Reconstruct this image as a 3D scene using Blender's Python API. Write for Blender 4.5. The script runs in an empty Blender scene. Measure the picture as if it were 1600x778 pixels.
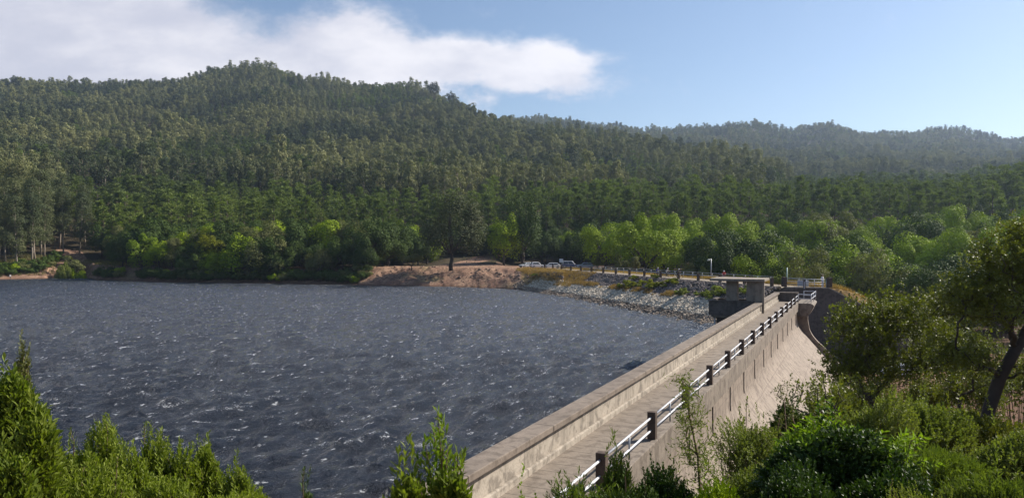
import bpy, math, random
import numpy as np
from mathutils import Vector, Matrix
R = math.radians
C = bpy.context.scene.collection
sc = bpy.context.scene
rng = np.random.default_rng(7)

# ---------------------------------------------------------------- camera, light, exposure
CZ, F, HZ = 9.5, 1150.0, 389.0
cam_d = bpy.data.cameras.new('camera'); cam = bpy.data.objects.new('camera', cam_d); C.objects.link(cam)
cam.location = (0, 0, CZ); cam.rotation_euler = (R(90), 0, 0)
cam_d.sensor_width = 36; cam_d.lens = F / 1600 * 36; cam_d.clip_start = .1; cam_d.clip_end = 20000
sc.camera = cam
HAZE = .00011
SUN_AZ, SUN_EL = 66.0, 38.0            # degrees right of the view, above the horizon
sun_d = bpy.data.lights.new('sun', 'SUN'); sun = bpy.data.objects.new('sun', sun_d); C.objects.link(sun)
sun_d.energy = 5.0; sun_d.angle = R(.53); sun_d.color = (1, .93, .83)
sun.rotation_euler = (R(90 - SUN_EL), 0, R(180 - SUN_AZ))
sc.view_settings.view_transform = 'Standard'; sc.view_settings.look = 'None'
sc.view_settings.exposure = 0.70; sc.view_settings.gamma = 1; sc.view_settings.use_curve_mapping = False
sc.cycles.use_denoising = True; sc.cycles.sample_clamp_direct = 5.0; sc.cycles.sample_clamp_indirect = 4.0
sc.cycles.denoising_input_passes = 'RGB_ALBEDO_NORMAL'; sc.cycles.denoising_prefilter = 'ACCURATE'
sc.cycles.max_bounces = 6; sc.cycles.diffuse_bounces = 2; sc.cycles.glossy_bounces = 3
sc.cycles.transmission_bounces = 3; sc.cycles.transparent_max_bounces = 8; sc.cycles.volume_bounces = 0
sc.cycles.caustics_reflective = False; sc.cycles.caustics_refractive = False

def N(nt, typ, **kw):
    n = nt.nodes.new(typ)
    for k, v in kw.items():
        if k.startswith('i_'):
            n.inputs[k[2:].replace('_', ' ')].default_value = v
        else:
            setattr(n, k, v)
    return n
def setin(n, **kw):
    for k, v in kw.items(): n.inputs[k].default_value = v
def mathn(nt, op, a, b=None, c=None, clamp=False):
    n = nt.nodes.new('ShaderNodeMath'); n.operation = op; n.use_clamp = clamp
    for i, v in enumerate((a, b, c)):
        if v is None: continue
        if hasattr(v, 'is_output'): nt.links.new(v, n.inputs[i])
        else: n.inputs[i].default_value = v
    return n.outputs[0]
def mixc(nt, fac, a, b, blend='MIX'):
    n = nt.nodes.new('ShaderNodeMix'); n.data_type = 'RGBA'; n.blend_type = blend
    for s, v in ((n.inputs['Factor'], fac), (n.inputs['A'], a), (n.inputs['B'], b)):
        if hasattr(v, 'is_output'): nt.links.new(v, s)
        else: s.default_value = v if isinstance(v, (int, float)) else tuple(v) + (1,) * (4 - len(v))
    # colour sockets are the 3rd pair
    for s, v in ((n.inputs[6], a), (n.inputs[7], b)):
        if hasattr(v, 'is_output'): nt.links.new(v, s)
        else: s.default_value = tuple(v) + (1,) * (4 - len(v))
    return n.outputs[2]
def smooth(nt, v, a, b, lo=0., hi=1.):
    n = nt.nodes.new('ShaderNodeMapRange'); n.interpolation_type = 'SMOOTHSTEP'
    nt.links.new(v, n.inputs[0]); n.inputs[1].default_value = a; n.inputs[2].default_value = b
    n.inputs[3].default_value = lo; n.inputs[4].default_value = hi
    return n.outputs[0]
def noise(nt, vec, scale, detail=4, rough=.55, dist=0.):
    n = nt.nodes.new('ShaderNodeTexNoise'); n.inputs['Scale'].default_value = scale
    n.inputs['Detail'].default_value = detail; n.inputs['Roughness'].default_value = rough
    n.inputs['Distortion'].default_value = dist
    if vec is not None: nt.links.new(vec, n.inputs['Vector'])
    return n.outputs['Fac']
def mapping(nt, vec, scale=(1, 1, 1), loc=(0, 0, 0), rot=(0, 0, 0)):
    n = nt.nodes.new('ShaderNodeMapping'); nt.links.new(vec, n.inputs[0])
    n.inputs['Scale'].default_value = scale; n.inputs['Location'].default_value = loc; n.inputs['Rotation'].default_value = rot
    return n.outputs[0]

# world: physical sky plus drifting cloud, laid out by direction
W = bpy.data.worlds.new('World'); sc.world = W; W.use_nodes = True
nt = W.node_tree; nt.nodes.clear()
sky = N(nt, 'ShaderNodeTexSky', sky_type='NISHITA'); sky.sun_disc = False
sky.sun_elevation = R(SUN_EL); sky.sun_rotation = R(SUN_AZ); sky.altitude = 200
sky.air_density = 1.0; sky.dust_density = .8; sky.ozone_density = 2.2
bg = N(nt, 'ShaderNodeBackground'); bg.inputs[1].default_value = .080
nt.links.new(sky.outputs[0], bg.inputs[0])
tc = N(nt, 'ShaderNodeTexCoord'); sep = N(nt, 'ShaderNodeSeparateXYZ'); nt.links.new(tc.outputs['Generated'], sep.inputs[0])
yy = mathn(nt, 'MAXIMUM', sep.outputs[1], .06)
u = mathn(nt, 'DIVIDE', sep.outputs[0], yy); v = mathn(nt, 'DIVIDE', sep.outputs[2], yy)
cmb = N(nt, 'ShaderNodeCombineXYZ'); nt.links.new(u, cmb.inputs[0]); nt.links.new(v, cmb.inputs[1])
wn = N(nt, 'ShaderNodeTexNoise'); setin(wn, Scale=5.5, Detail=6, Roughness=.6); nt.links.new(mapping(nt, cmb.outputs[0], (1, 1.7, 1)), wn.inputs['Vector'])
wsep = N(nt, 'ShaderNodeSeparateXYZ'); nt.links.new(wn.outputs['Color'], wsep.inputs[0])
uu = mathn(nt, 'ADD', u, mathn(nt, 'MULTIPLY', mathn(nt, 'SUBTRACT', wsep.outputs[0], .5), .16))
vv = mathn(nt, 'ADD', v, mathn(nt, 'MULTIPLY', mathn(nt, 'SUBTRACT', wsep.outputs[1], .5), .13))
def pxuv(x, y): return (x - 800) / F, (HZ - y) / F
acc = None
for (x, y, rx, ry, amp) in [(-500, 60, 600, 130, 1.2), (40, 70, 330, 100, 1.25), (200, 95, 190, 75, 1.0), (370, 112, 130, 48, .95), (470, 120, 120, 34, .7), (545, 52, 78, 50, 1.15), (635, 84, 120, 48, 1.0), (610, 118, 190, 34, .85),
                            (760, 112, 120, 42, .95), (872, 92, 62, 36, 1.15), (880, 130, 120, 22, .5), (1010, 205, 260, 14, .3), (250, 20, 110, 50, .35)]:
    cu, cv = pxuv(x, y)
    a = mathn(nt, 'POWER', mathn(nt, 'DIVIDE', mathn(nt, 'SUBTRACT', uu, cu), rx / F), 2)
    b = mathn(nt, 'POWER', mathn(nt, 'DIVIDE', mathn(nt, 'SUBTRACT', vv, cv), ry / F), 2)
    g = mathn(nt, 'MULTIPLY', mathn(nt, 'EXPONENT', mathn(nt, 'MULTIPLY', mathn(nt, 'ADD', a, b), -1.1)), amp)
    acc = g if acc is None else mathn(nt, 'ADD', acc, g)
fine = noise(nt, mapping(nt, cmb.outputs[0], (1, 1.5, 1)), 14, 7, .62)
dens = mathn(nt, 'ADD', acc, mathn(nt, 'MULTIPLY', mathn(nt, 'SUBTRACT', fine, .5), 1.5))
mask = smooth(nt, dens, .15, 1.2, 0, .95)
mask = mathn(nt, 'MULTIPLY', mask, smooth(nt, sep.outputs[1], .05, .4))
soft = noise(nt, mapping(nt, cmb.outputs[0], (1, 2.2, 1), (3, 1, 0)), 4.5, 5, .6)
ccol = mixc(nt, smooth(nt, mathn(nt, 'ADD', soft, mathn(nt, 'MULTIPLY', u, .25)), .22, .62), (.56, .57, .66), (.86, .84, .87))
cb = N(nt, 'ShaderNodeBackground'); nt.links.new(ccol, cb.inputs[0]); cb.inputs[1].default_value = .74
mx = N(nt, 'ShaderNodeMixShader'); nt.links.new(mask, mx.inputs[0]); nt.links.new(bg.outputs[0], mx.inputs[1]); nt.links.new(cb.outputs[0], mx.inputs[2])
wo = N(nt, 'ShaderNodeOutputWorld'); nt.links.new(mx.outputs[0], wo.inputs[0])

# ---------------------------------------------------------------- helpers
def at(px, py, Y): return ((px - 800) / F * Y, Y, CZ - (py - HZ) / F * Y)
def link(o, parent=None):
    C.objects.link(o)
    if parent is not None: o.parent = parent
    return o
def tag(o, label=None, cat=None, group=None, kind=None):
    if label: o['label'] = label
    if cat: o['category'] = cat
    if group: o['group'] = group
    if kind: o['kind'] = kind
    return o
def empty(name, loc=(0, 0, 0), rz=0., label=None, cat=None, group=None, parent=None):
    o = bpy.data.objects.new(name, None); o.location = loc; o.rotation_euler = (0, 0, rz); o.empty_display_size = .3
    link(o, parent); return tag(o, label, cat, group)

class MB:
    """collects geometry, builds one mesh object"""
    def __init__(s): s.V = []; s.F = []; s.M = []; s.n = 0; s.sm = []
    def add(s, V, Fc, mat=0, smooth=False):
        V = np.asarray(V, float).reshape(-1, 3); Fc = np.asarray(Fc, np.int64)
        s.V.append(V); s.F.append(Fc + s.n); s.M.append(np.full(len(Fc), mat)); s.sm.append(np.full(len(Fc), smooth)); s.n += len(V)
        return s
    def box(s, c, d, rz=0., mat=0, taper=1.):
        x, y, z = d[0] / 2, d[1] / 2, d[2] / 2
        P = np.array([(-x, -y, -z), (x, -y, -z), (x, y, -z), (-x, y, -z), (-x * taper, -y * taper, z), (x * taper, -y * taper, z), (x * taper, y * taper, z), (-x * taper, y * taper, z)])
        if rz: P = P @ np.array([[math.cos(rz), math.sin(rz), 0], [-math.sin(rz), math.cos(rz), 0], [0, 0, 1]])
        return s.add(P + np.array(c), [(0, 3, 2, 1), (4, 5, 6, 7), (0, 1, 5, 4), (1, 2, 6, 5), (2, 3, 7, 6), (3, 0, 4, 7)], mat)
    def span(s, x0, x1, y0, y1, z0, z1, mat=0):
        return s.box(((x0 + x1) / 2, (y0 + y1) / 2, (z0 + z1) / 2), (x1 - x0, y1 - y0, z1 - z0), 0, mat)
    def tube(s, P, r, k=6, mat=0, smooth=True, cap=True):
        P = np.asarray(P, float); n = len(P); r = np.broadcast_to(np.asarray(r, float), (n,))
        T = np.gradient(P, axis=0); T /= np.linalg.norm(T, axis=1)[:, None] + 1e-9
        ref = np.array([0, 0, 1.]) if abs(T[0, 2]) < .9 else np.array([1., 0, 0])
        A = np.cross(T, ref); A /= np.linalg.norm(A, axis=1)[:, None] + 1e-9; B = np.cross(T, A)
        th = np.arange(k) * 2 * math.pi / k
        V = (P[:, None] + r[:, None, None] * (np.cos(th)[None, :, None] * A[:, None] + np.sin(th)[None, :, None] * B[:, None])).reshape(-1, 3)
        i = np.arange(n - 1)[:, None] * k; j = np.arange(k)[None]; j2 = (j + 1) % k
        Fc = np.stack([i + j, i + j2, i + k + j2, i + k + j], -1).reshape(-1, 4)
        b = s.n; s.add(V, Fc, mat, smooth)
        if cap:
            for q in (0, n - 1):
                idx = np.arange(k) + q * k
                if q == 0: idx = idx[::-1]
                s.F.append((idx + b)[None]); s.M.append(np.array([mat])); s.sm.append(np.array([False]))
        return s
    def prism(s, prof, y0, y1, mat=0):
        """profile in (x,z), extruded along y"""
        n = len(prof); V = [(x, y0, z) for x, z in prof] + [(x, y1, z) for x, z in prof]
        Fc = [(i, (i + 1) % n, n + (i + 1) % n, n + i) for i in range(n)]
        b = s.n; s.add(V, Fc, mat)
        s.F.append(np.array([list(range(n - 1, -1, -1))]) + b); s.F.append(np.array([list(range(n, 2 * n))]) + b)
        s.M += [np.array([mat])] * 2; s.sm += [np.array([False])] * 2
        return s
    def mesh(s, name, mats, recalc=False):
        me = bpy.data.meshes.new(name)
        V = np.concatenate(s.V); me.vertices.add(len(V)); me.vertices.foreach_set('co', V.astype(np.float32).ravel())
        tot = np.concatenate([np.full(len(f), f.shape[1]) for f in s.F]); lv = np.concatenate([f.ravel() for f in s.F])
        st = np.concatenate([[0], np.cumsum(tot)[:-1]])
        me.loops.add(len(lv)); me.loops.foreach_set('vertex_index', lv.astype(np.int32))
        me.polygons.add(len(tot)); me.polygons.foreach_set('loop_start', st.astype(np.int32)); me.polygons.foreach_set('loop_total', tot.astype(np.int32))
        me.polygons.foreach_set('material_index', np.concatenate(s.M).astype(np.int32))
        me.polygons.foreach_set('use_smooth', np.concatenate(s.sm).astype(bool))
        for m in (mats if isinstance(mats, (list, tuple)) else [mats]): me.materials.append(m)
        me.update(calc_edges=True)
        if recalc:
            import bmesh
            bm = bmesh.new(); bm.from_mesh(me); bmesh.ops.recalc_face_normals(bm, faces=bm.faces); bm.to_mesh(me); bm.free()
        return me
    def build(s, name, mats, parent=None, bevel=0., recalc=True, loc=None, rz=0.):
        o = bpy.data.objects.new(name, s.mesh(name, mats, recalc)); link(o, parent)
        if loc is not None: o.location = loc; o.rotation_euler = (0, 0, rz)
        if bevel:
            m = o.modifiers.new('bevel', 'BEVEL'); m.width = bevel; m.segments = 2; m.limit_method = 'ANGLE'; m.angle_limit = R(40)
        return o

# value noise for numpy
_tab = np.random.default_rng(3).random((256, 256))
def vn(x, y):
    xi = np.floor(x).astype(int); yi = np.floor(y).astype(int); fx = x - xi; fy = y - yi
    fx = fx * fx * (3 - 2 * fx); fy = fy * fy * (3 - 2 * fy)
    g = lambda a, b: _tab[a & 255, b & 255]
    return (g(xi, yi) * (1 - fx) + g(xi + 1, yi) * fx) * (1 - fy) + (g(xi, yi + 1) * (1 - fx) + g(xi + 1, yi + 1) * fx) * fy
def fbm(x, y, o=4):
    s = 0; a = .5; t = 0
    for i in range(o):
        s = s + a * vn(x + 17 * i, y - 31 * i); t += a; a *= .5; x = x * 2.03; y = y * 2.03
    return s / t * 2 - 1
def sst(x, a=0., b=1.):
    t = np.clip((x - a) / (b - a), 0, 1); return t * t * (3 - 2 * t)

# ---------------------------------------------------------------- materials
def newmat(name):
    m = bpy.data.materials.new(name); m.use_nodes = True; nt = m.node_tree; nt.nodes.clear()
    out = nt.nodes.new('ShaderNodeOutputMaterial'); return m, nt, out
def pbr(name, col, rough=.6, metal=0., spec=.5, var=.0, vscale=3., bump=0., bscale=40.):
    m, nt, out = newmat(name); p = N(nt, 'ShaderNodeBsdfPrincipled'); nt.links.new(p.outputs[0], out.inputs[0])
    p.inputs['Roughness'].default_value = rough; p.inputs['Metallic'].default_value = metal; p.inputs['Specular IOR Level'].default_value = spec
    tc = N(nt, 'ShaderNodeTexCoord')
    if var:
        n = noise(nt, tc.outputs['Object'], vscale, 5)
        nt.links.new(mixc(nt, n, tuple(c * (1 - var) for c in col), tuple(min(1, c * (1 + var)) for c in col)), p.inputs['Base Color'])
    else: p.inputs['Base Color'].default_value = tuple(col) + (1,)
    if bump:
        b = N(nt, 'ShaderNodeBump'); b.inputs['Strength'].default_value = bump; b.inputs['Distance'].default_value = .02
        nt.links.new(noise(nt, tc.outputs['Object'], bscale, 4), b.inputs['Height']); nt.links.new(b.outputs[0], p.inputs['Normal'])
    return m
def leafmat(name, col, col2, trans=.3, rough=.55, spec=.35, patch=None, big=None):
    spec *= .28; rough += .1
    """col..col2 vary leaf by leaf and plant by plant"""
    m, nt, out = newmat(name)
    geo = N(nt, 'ShaderNodeNewGeometry'); oi = N(nt, 'ShaderNodeObjectInfo')
    f = mathn(nt, 'ADD', mathn(nt, 'MULTIPLY', geo.outputs['Random Per Island'], .55), mathn(nt, 'MULTIPLY', oi.outputs['Random'], .45))
    c = mixc(nt, f, col, col2)
    if patch:
        n = noise(nt, geo.outputs['Position'], patch, 3, .6)
        c = mixc(nt, smooth(nt, n, .42, .62), c, big)
    p = N(nt, 'ShaderNodeBsdfPrincipled'); p.inputs['Roughness'].default_value = rough; p.inputs['Specular IOR Level'].default_value = spec
    nt.links.new(c, p.inputs['Base Color'])
    t = N(nt, 'ShaderNodeBsdfTranslucent'); nt.links.new(mixc(nt, 1.0, c, (1.3, 1.45, .5), 'MULTIPLY'), t.inputs[0])
    mx = N(nt, 'ShaderNodeMixShader'); mx.inputs[0].default_value = trans
    nt.links.new(p.outputs[0], mx.inputs[1]); nt.links.new(t.outputs[0], mx.inputs[2]); nt.links.new(mx.outputs[0], out.inputs[0])
    return m
def concrete(name, base, dark, joints=0., streak=.6, rough=.85, along=1, smap=(3, 3.2, .12), lifts=0.):
    m, nt, out = newmat(name); p = N(nt, 'ShaderNodeBsdfPrincipled'); nt.links.new(p.outputs[0], out.inputs[0])
    p.inputs['Roughness'].default_value = rough; p.inputs['Specular IOR Level'].default_value = .25
    tc = N(nt, 'ShaderNodeTexCoord'); v = tc.outputs['Object']
    big = noise(nt, v, .35, 6, .62); med = noise(nt, v, 2.6, 6, .65, .4); fine = noise(nt, v, 22, 5, .7)
    st = noise(nt, mapping(nt, v, smap), 1., 5, .6)
    c = mixc(nt, smooth(nt, big, .3, .7), base, tuple(b * .78 for b in base))
    c = mixc(nt, mathn(nt, 'MULTIPLY', smooth(nt, st, .46, .72), streak), c, dark)
    c = mixc(nt, mathn(nt, 'MULTIPLY', smooth(nt, med, .48, .62), .75), c, dark)
    c = mixc(nt, mathn(nt, 'MULTIPLY', smooth(nt, med, .46, .25), .35), c, tuple(min(1, b * 1.25) for b in base))
    c = mixc(nt, smooth(nt, fine, .38, .66, .0, .62), c, tuple(b * .6 for b in base))
    h = mathn(nt, 'ADD', mathn(nt, 'MULTIPLY', med, .6), mathn(nt, 'MULTIPLY', fine, .4))
    if joints:
        sp = N(nt, 'ShaderNodeSeparateXYZ'); nt.links.new(v, sp.inputs[0])
        fr = mathn(nt, 'FRACT', mathn(nt, 'DIVIDE', mathn(nt, 'ADD', sp.outputs[along], mathn(nt, 'MULTIPLY', mathn(nt, 'SUBTRACT', med, .5), .05)), joints))
        d = mathn(nt, 'ABSOLUTE', mathn(nt, 'SUBTRACT', fr, .5))
        j = smooth(nt, d, .5 - .022 / joints, .5 - .008 / joints)
        c = mixc(nt, mathn(nt, 'MULTIPLY', j, .75), c, tuple(b * .35 for b in base))
        h = mathn(nt, 'SUBTRACT', h, j)
    if lifts:
        sz = N(nt, 'ShaderNodeSeparateXYZ'); nt.links.new(v, sz.inputs[0])
        d = mathn(nt, 'ABSOLUTE', mathn(nt, 'SUBTRACT', mathn(nt, 'FRACT', mathn(nt, 'DIVIDE', mathn(nt, 'ADD', sz.outputs[2], mathn(nt, 'MULTIPLY', big, .15)), lifts)), .5))
        c = mixc(nt, mathn(nt, 'MULTIPLY', smooth(nt, d, .5 - .03 / lifts, .5 - .008 / lifts), .45), c, dark)
    nt.links.new(c, p.inputs['Base Color'])
    b = N(nt, 'ShaderNodeBump'); b.inputs['Strength'].default_value = .6; b.inputs['Distance'].default_value = .02
    nt.links.new(h, b.inputs['Height']); nt.links.new(b.outputs[0], p.inputs['Normal'])
    return m

M = {}
M['walk'] = concrete('walkway_concrete', (.275, .228, .182), (.11, .088, .070), joints=.62, streak=.35)
M['parapet'] = concrete('parapet_concrete', (.47, .41, .335), (.13, .11, .09), joints=4.5, streak=.85)
M['coping'] = concrete('coping_concrete', (.26, .212, .17), (.10, .08, .064), joints=4.5, streak=.4)
M['face'] = concrete('dam_face_concrete', (.345, .285, .23), (.13, .10, .082), joints=4.5, streak=.75, smap=(.02, 1.7, .03), lifts=1.52)
M['beam'] = concrete('edge_beam_concrete', (.28, .235, .19), (.10, .08, .064), joints=4.5, streak=.7)
M['darkc'] = concrete('old_dark_concrete', (.17, .14, .12), (.07, .058, .05), streak=.8)
M['tower'] = concrete('tower_concrete', (.33, .28, .225), (.18, .15, .12), streak=.5)
M['post'] = concrete('post_concrete', (.13, .095, .075), (.05, .036, .03), streak=.5)
M['joint'] = pbr('wet_joint', (.07, .055, .05), .7, var=.3)
M['rail'] = pbr('painted_rail', (.58, .59, .62), .42, var=.35, vscale=6)
M['greyrail'] = pbr('grey_rail', (.38, .40, .42), .5, .3, var=.2)
M['galv'] = pbr('galvanised', (.5, .51, .52), .45, .5, var=.15)
M['bark'] = pbr('bark', (.10, .075, .055), .9, var=.4, vscale=5, bump=.8, bscale=12)
M['darkbark'] = pbr('dark_bark', (.05, .038, .03), .9, var=.4, vscale=5, bump=.8, bscale=12)
M['palebark'] = pbr('pale_bark', (.27, .22, .17), .85, var=.35, vscale=3, bump=.5, bscale=8)
M['twig'] = pbr('twig', (.13, .085, .05), .8, var=.3)
M['eucl'] = leafmat('eucalyptus_leaves', (.115, .128, .052), (.31, .30, .13), .12, .5, .4, .009, (.07, .09, .042))
M['pinel'] = leafmat('pine_needles', (.10, .14, .036), (.22, .265, .066), .16, .55, .3, .006, (.10, .13, .05))
M['broadl'] = leafmat('broad_leaves', (.10, .16, .006), (.38, .48, .010), .06, .5, .4)
M['broadd'] = leafmat('deep_green_leaves', (.030, .055, .010), (.085, .13, .018), .06, .5, .4)
M['olivel'] = leafmat('olive_leaves', (.10, .115, .04), (.19, .19, .065), .2, .5, .4)
M['cypl'] = leafmat('cypress_leaves', (.055, .068, .035), (.115, .125, .06), .1, .6, .3)
M['yellowl'] = leafmat('yellow_green_leaves', (.16, .18, .015), (.26, .25, .02), .35, .5, .4)
M['acacia'] = leafmat('phyllodes', (.085, .125, .018), (.24, .28, .04), .34, .42, .45)
M['shootl'] = leafmat('young_phyllodes', (.12, .19, .018), (.24, .30, .03), .4, .42, .45)
M['glossl'] = leafmat('glossy_leaves', (.022, .045, .010), (.05, .085, .015), .22, .33, .55)
M['brightl'] = leafmat('bright_lance_leaves', (.12, .19, .015), (.22, .31, .03), .35, .38, .5)
M['smalll'] = leafmat('small_olive_leaves', (.11, .14, .03), (.22, .24, .06), .3, .45, .45)
M['treel'] = leafmat('crown_leaves', (.075, .095, .016), (.20, .20, .03), .3, .35, .55)
M['bronzel'] = leafmat('bronze_leaves', (.085, .10, .022), (.19, .20, .035), .28, .32, .6)
M['feath'] = leafmat('feathery_leaves', (.075, .11, .02), (.17, .21, .04), .3, .45, .45)
M['limel'] = leafmat('lime_leaves', (.16, .19, .04), (.26, .28, .07), .35, .5, .4)
M['dry'] = leafmat('dry_grass', (.26, .16, .07), (.42, .29, .14), .25, .8, .1)
M['moss'] = leafmat('mossy_grass', (.20, .12, .05), (.36, .24, .11), .25, .8, .1)
def rockmat(name, a, b):
    m, nt, out = newmat(name); p = N(nt, 'ShaderNodeBsdfPrincipled'); nt.links.new(p.outputs[0], out.inputs[0]); p.inputs['Roughness'].default_value = .9
    geo = N(nt, 'ShaderNodeNewGeometry'); nt.links.new(mixc(nt, geo.outputs['Random Per Island'], a, b), p.inputs['Base Color']); return m
M['rockw'] = rockmat('pale_stone', (.30, .25, .19), (.72, .62, .48))
M['rockd'] = rockmat('dark_stone', (.09, .072, .066), (.25, .205, .18))
M['rockwet'] = rockmat('wet_stone', (.12, .085, .06), (.38, .30, .22))

# ---------------------------------------------------------------- terrain
TH = 24.9; DX0 = -5.57
dS = (math.sin(R(TH)), math.cos(R(TH))); dN = (math.cos(R(TH)), -math.sin(R(TH)))
def dam_sw(X, Y): return (X - DX0) * dS[0] + Y * dS[1], (X - DX0) * dN[0] + Y * dN[1]
def dam_xy(s, w): return DX0 + s * dS[0] + w * dN[0], s * dS[1] + w * dN[1]
E0 = (35.0, 94.0); ROADZ = 4.5
_e = np.array([-.28, .96]); _e /= np.linalg.norm(_e); ER = (_e[1], -_e[0])
def road_tv(X, Y): return (X - E0[0]) * _e[0] + (Y - E0[1]) * _e[1], (X - E0[0]) * ER[0] + (Y - E0[1]) * ER[1]
def road_xy(t, v): return E0[0] + t * _e[0] + v * ER[0], E0[1] + t * _e[1] + v * ER[1]
RPHI = math.atan2(-_e[0], _e[1]); DPHI = -R(TH)
SH = np.array([(-3000, 225), (-400, 228), (0, 227), (70, 236), (90, 252), (128, 252), (150, 226), (190, 220), (250, 211), (300, 208), (430, 202), (560, 194), (600, 192), (700, 187), (780, 178), (830, 169), (850, 160), (1000, 124), (1095, 108), (1140, 100), (1300, 90), (4000, 90)], float)
def shoreY(px): return np.interp(px, SH[:, 0], SH[:, 1])
YN = [260, 320, 400, 500, 620, 750, 900, 1050, 1150, 1400, 1900, 2300, 3600]
TT = {-1500: [340, 300, 262, 235, 205, 185, 165, 148, 140, 170, 230, 260, 300],
 -300: [335, 295, 258, 230, 203, 182, 160, 142, 135, 168, 230, 260, 300],
 0: [332, 290, 255, 228, 202, 178, 158, 140, 133, 160, 220, 250, 300],
 60: [340, 298, 262, 233, 204, 178, 156, 136, 125, 150, 220, 250, 300],
 150: [352, 308, 270, 240, 210, 184, 160, 142, 137, 160, 220, 250, 300],
 200: [352, 310, 273, 243, 213, 187, 160, 138, 130, 160, 220, 250, 300],
 265: [350, 310, 276, 247, 217, 190, 160, 139, 134, 160, 220, 250, 300],
 310: [348, 310, 277, 247, 217, 189, 156, 130, 119, 150, 220, 250, 300],
 360: [346, 312, 278, 247, 216, 188, 152, 120, 105, 140, 220, 250, 300],
 400: [345, 312, 279, 247, 216, 188, 150, 117, 101, 140, 220, 250, 300],
 430: [345, 312, 280, 248, 217, 188, 152, 119, 104, 145, 220, 250, 300],
 465: [345, 312, 281, 250, 219, 190, 156, 128, 120, 150, 220, 250, 300],
 510: [345, 312, 282, 252, 222, 193, 160, 135, 131, 160, 220, 250, 300],
 560: [345, 312, 284, 255, 225, 197, 162, 136, 136, 170, 220, 250, 300],
 620: [343, 311, 284, 256, 226, 198, 163, 134, 142, 180, 220, 250, 300],
 665: [340, 310, 284, 257, 228, 200, 166, 141, 150, 185, 220, 250, 300],
 710: [340, 309, 283, 257, 230, 203, 170, 155, 165, 190, 215, 240, 300],
 755: [339, 308, 282, 258, 232, 206, 181, 178, 190, 205, 200, 230, 300],
 800: [337, 306, 281, 259, 235, 210, 191, 197, 206, 208, 182, 215, 300],
 860: [332, 305, 282, 260, 236, 212, 198, 212, 216, 208, 183, 215, 300],
 920: [328, 304, 284, 263, 239, 215, 204, 222, 222, 212, 191, 220, 300],
 1000: [325, 300, 286, 266, 244, 221, 216, 235, 230, 216, 200, 228, 300],
 1050: [325, 300, 287, 268, 247, 228, 226, 240, 233, 216, 198, 225, 300],
 1110: [325, 300, 287, 270, 248, 240, 246, 245, 236, 216, 196, 220, 300],
 1180: [325, 300, 286, 270, 254, 262, 258, 250, 240, 219, 190, 220, 300],
 1240: [325, 300, 285, 275, 270, 270, 260, 252, 242, 224, 203, 225, 300],
 1295: [325, 300, 284, 280, 278, 272, 262, 254, 244, 222, 190, 222, 300],
 1345: [325, 300, 283, 280, 279, 272, 262, 254, 246, 230, 207, 230, 300],
 1410: [325, 300, 284, 280, 279, 272, 263, 256, 250, 232, 208, 230, 300],
 1490: [322, 297, 277, 276, 277, 272, 263, 256, 248, 226, 199, 225, 300],
 1530: [321, 293, 272, 272, 275, 272, 263, 256, 250, 232, 209, 230, 300],
 1575: [320, 290, 266, 266, 272, 272, 263, 256, 250, 236, 221, 240, 300],
 1640: [320, 285, 256, 258, 266, 268, 262, 254, 248, 230, 212, 230, 300],
 1900: [318, 280, 250, 250, 260, 262, 255, 250, 242, 225, 205, 225, 300],
 3500: [318, 280, 250, 250, 260, 262, 255, 250, 242, 225, 205, 225, 300]}
TP = sorted(TT); THT = np.interp(YN, [260, 400, 500, 1150, 1900], [12.5, 15, 19, 17, 14])
TZ = np.array([[CZ + (HZ - y) / F * Y - h for y, Y, h in zip(TT[p], YN, THT)] for p in TP])
def tableZ(px, Y):
    px = np.clip(px, TP[0], TP[-1]); i = np.clip(np.searchsorted(TP, px) - 1, 0, len(TP) - 2)
    P = np.array(TP, float); f = (px - P[i]) / (P[i + 1] - P[i])
    Yc = np.clip(Y, YN[0], YN[-1]); j = np.clip(np.searchsorted(YN, Yc) - 1, 0, len(YN) - 2); Yv = np.array(YN, float)
    g = (Yc - Yv[j]) / (Yv[j + 1] - Yv[j])
    return (TZ[i, j] * (1 - g) + TZ[i, j + 1] * g) * (1 - f) + (TZ[i + 1, j] * (1 - g) + TZ[i + 1, j + 1] * g) * f
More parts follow.
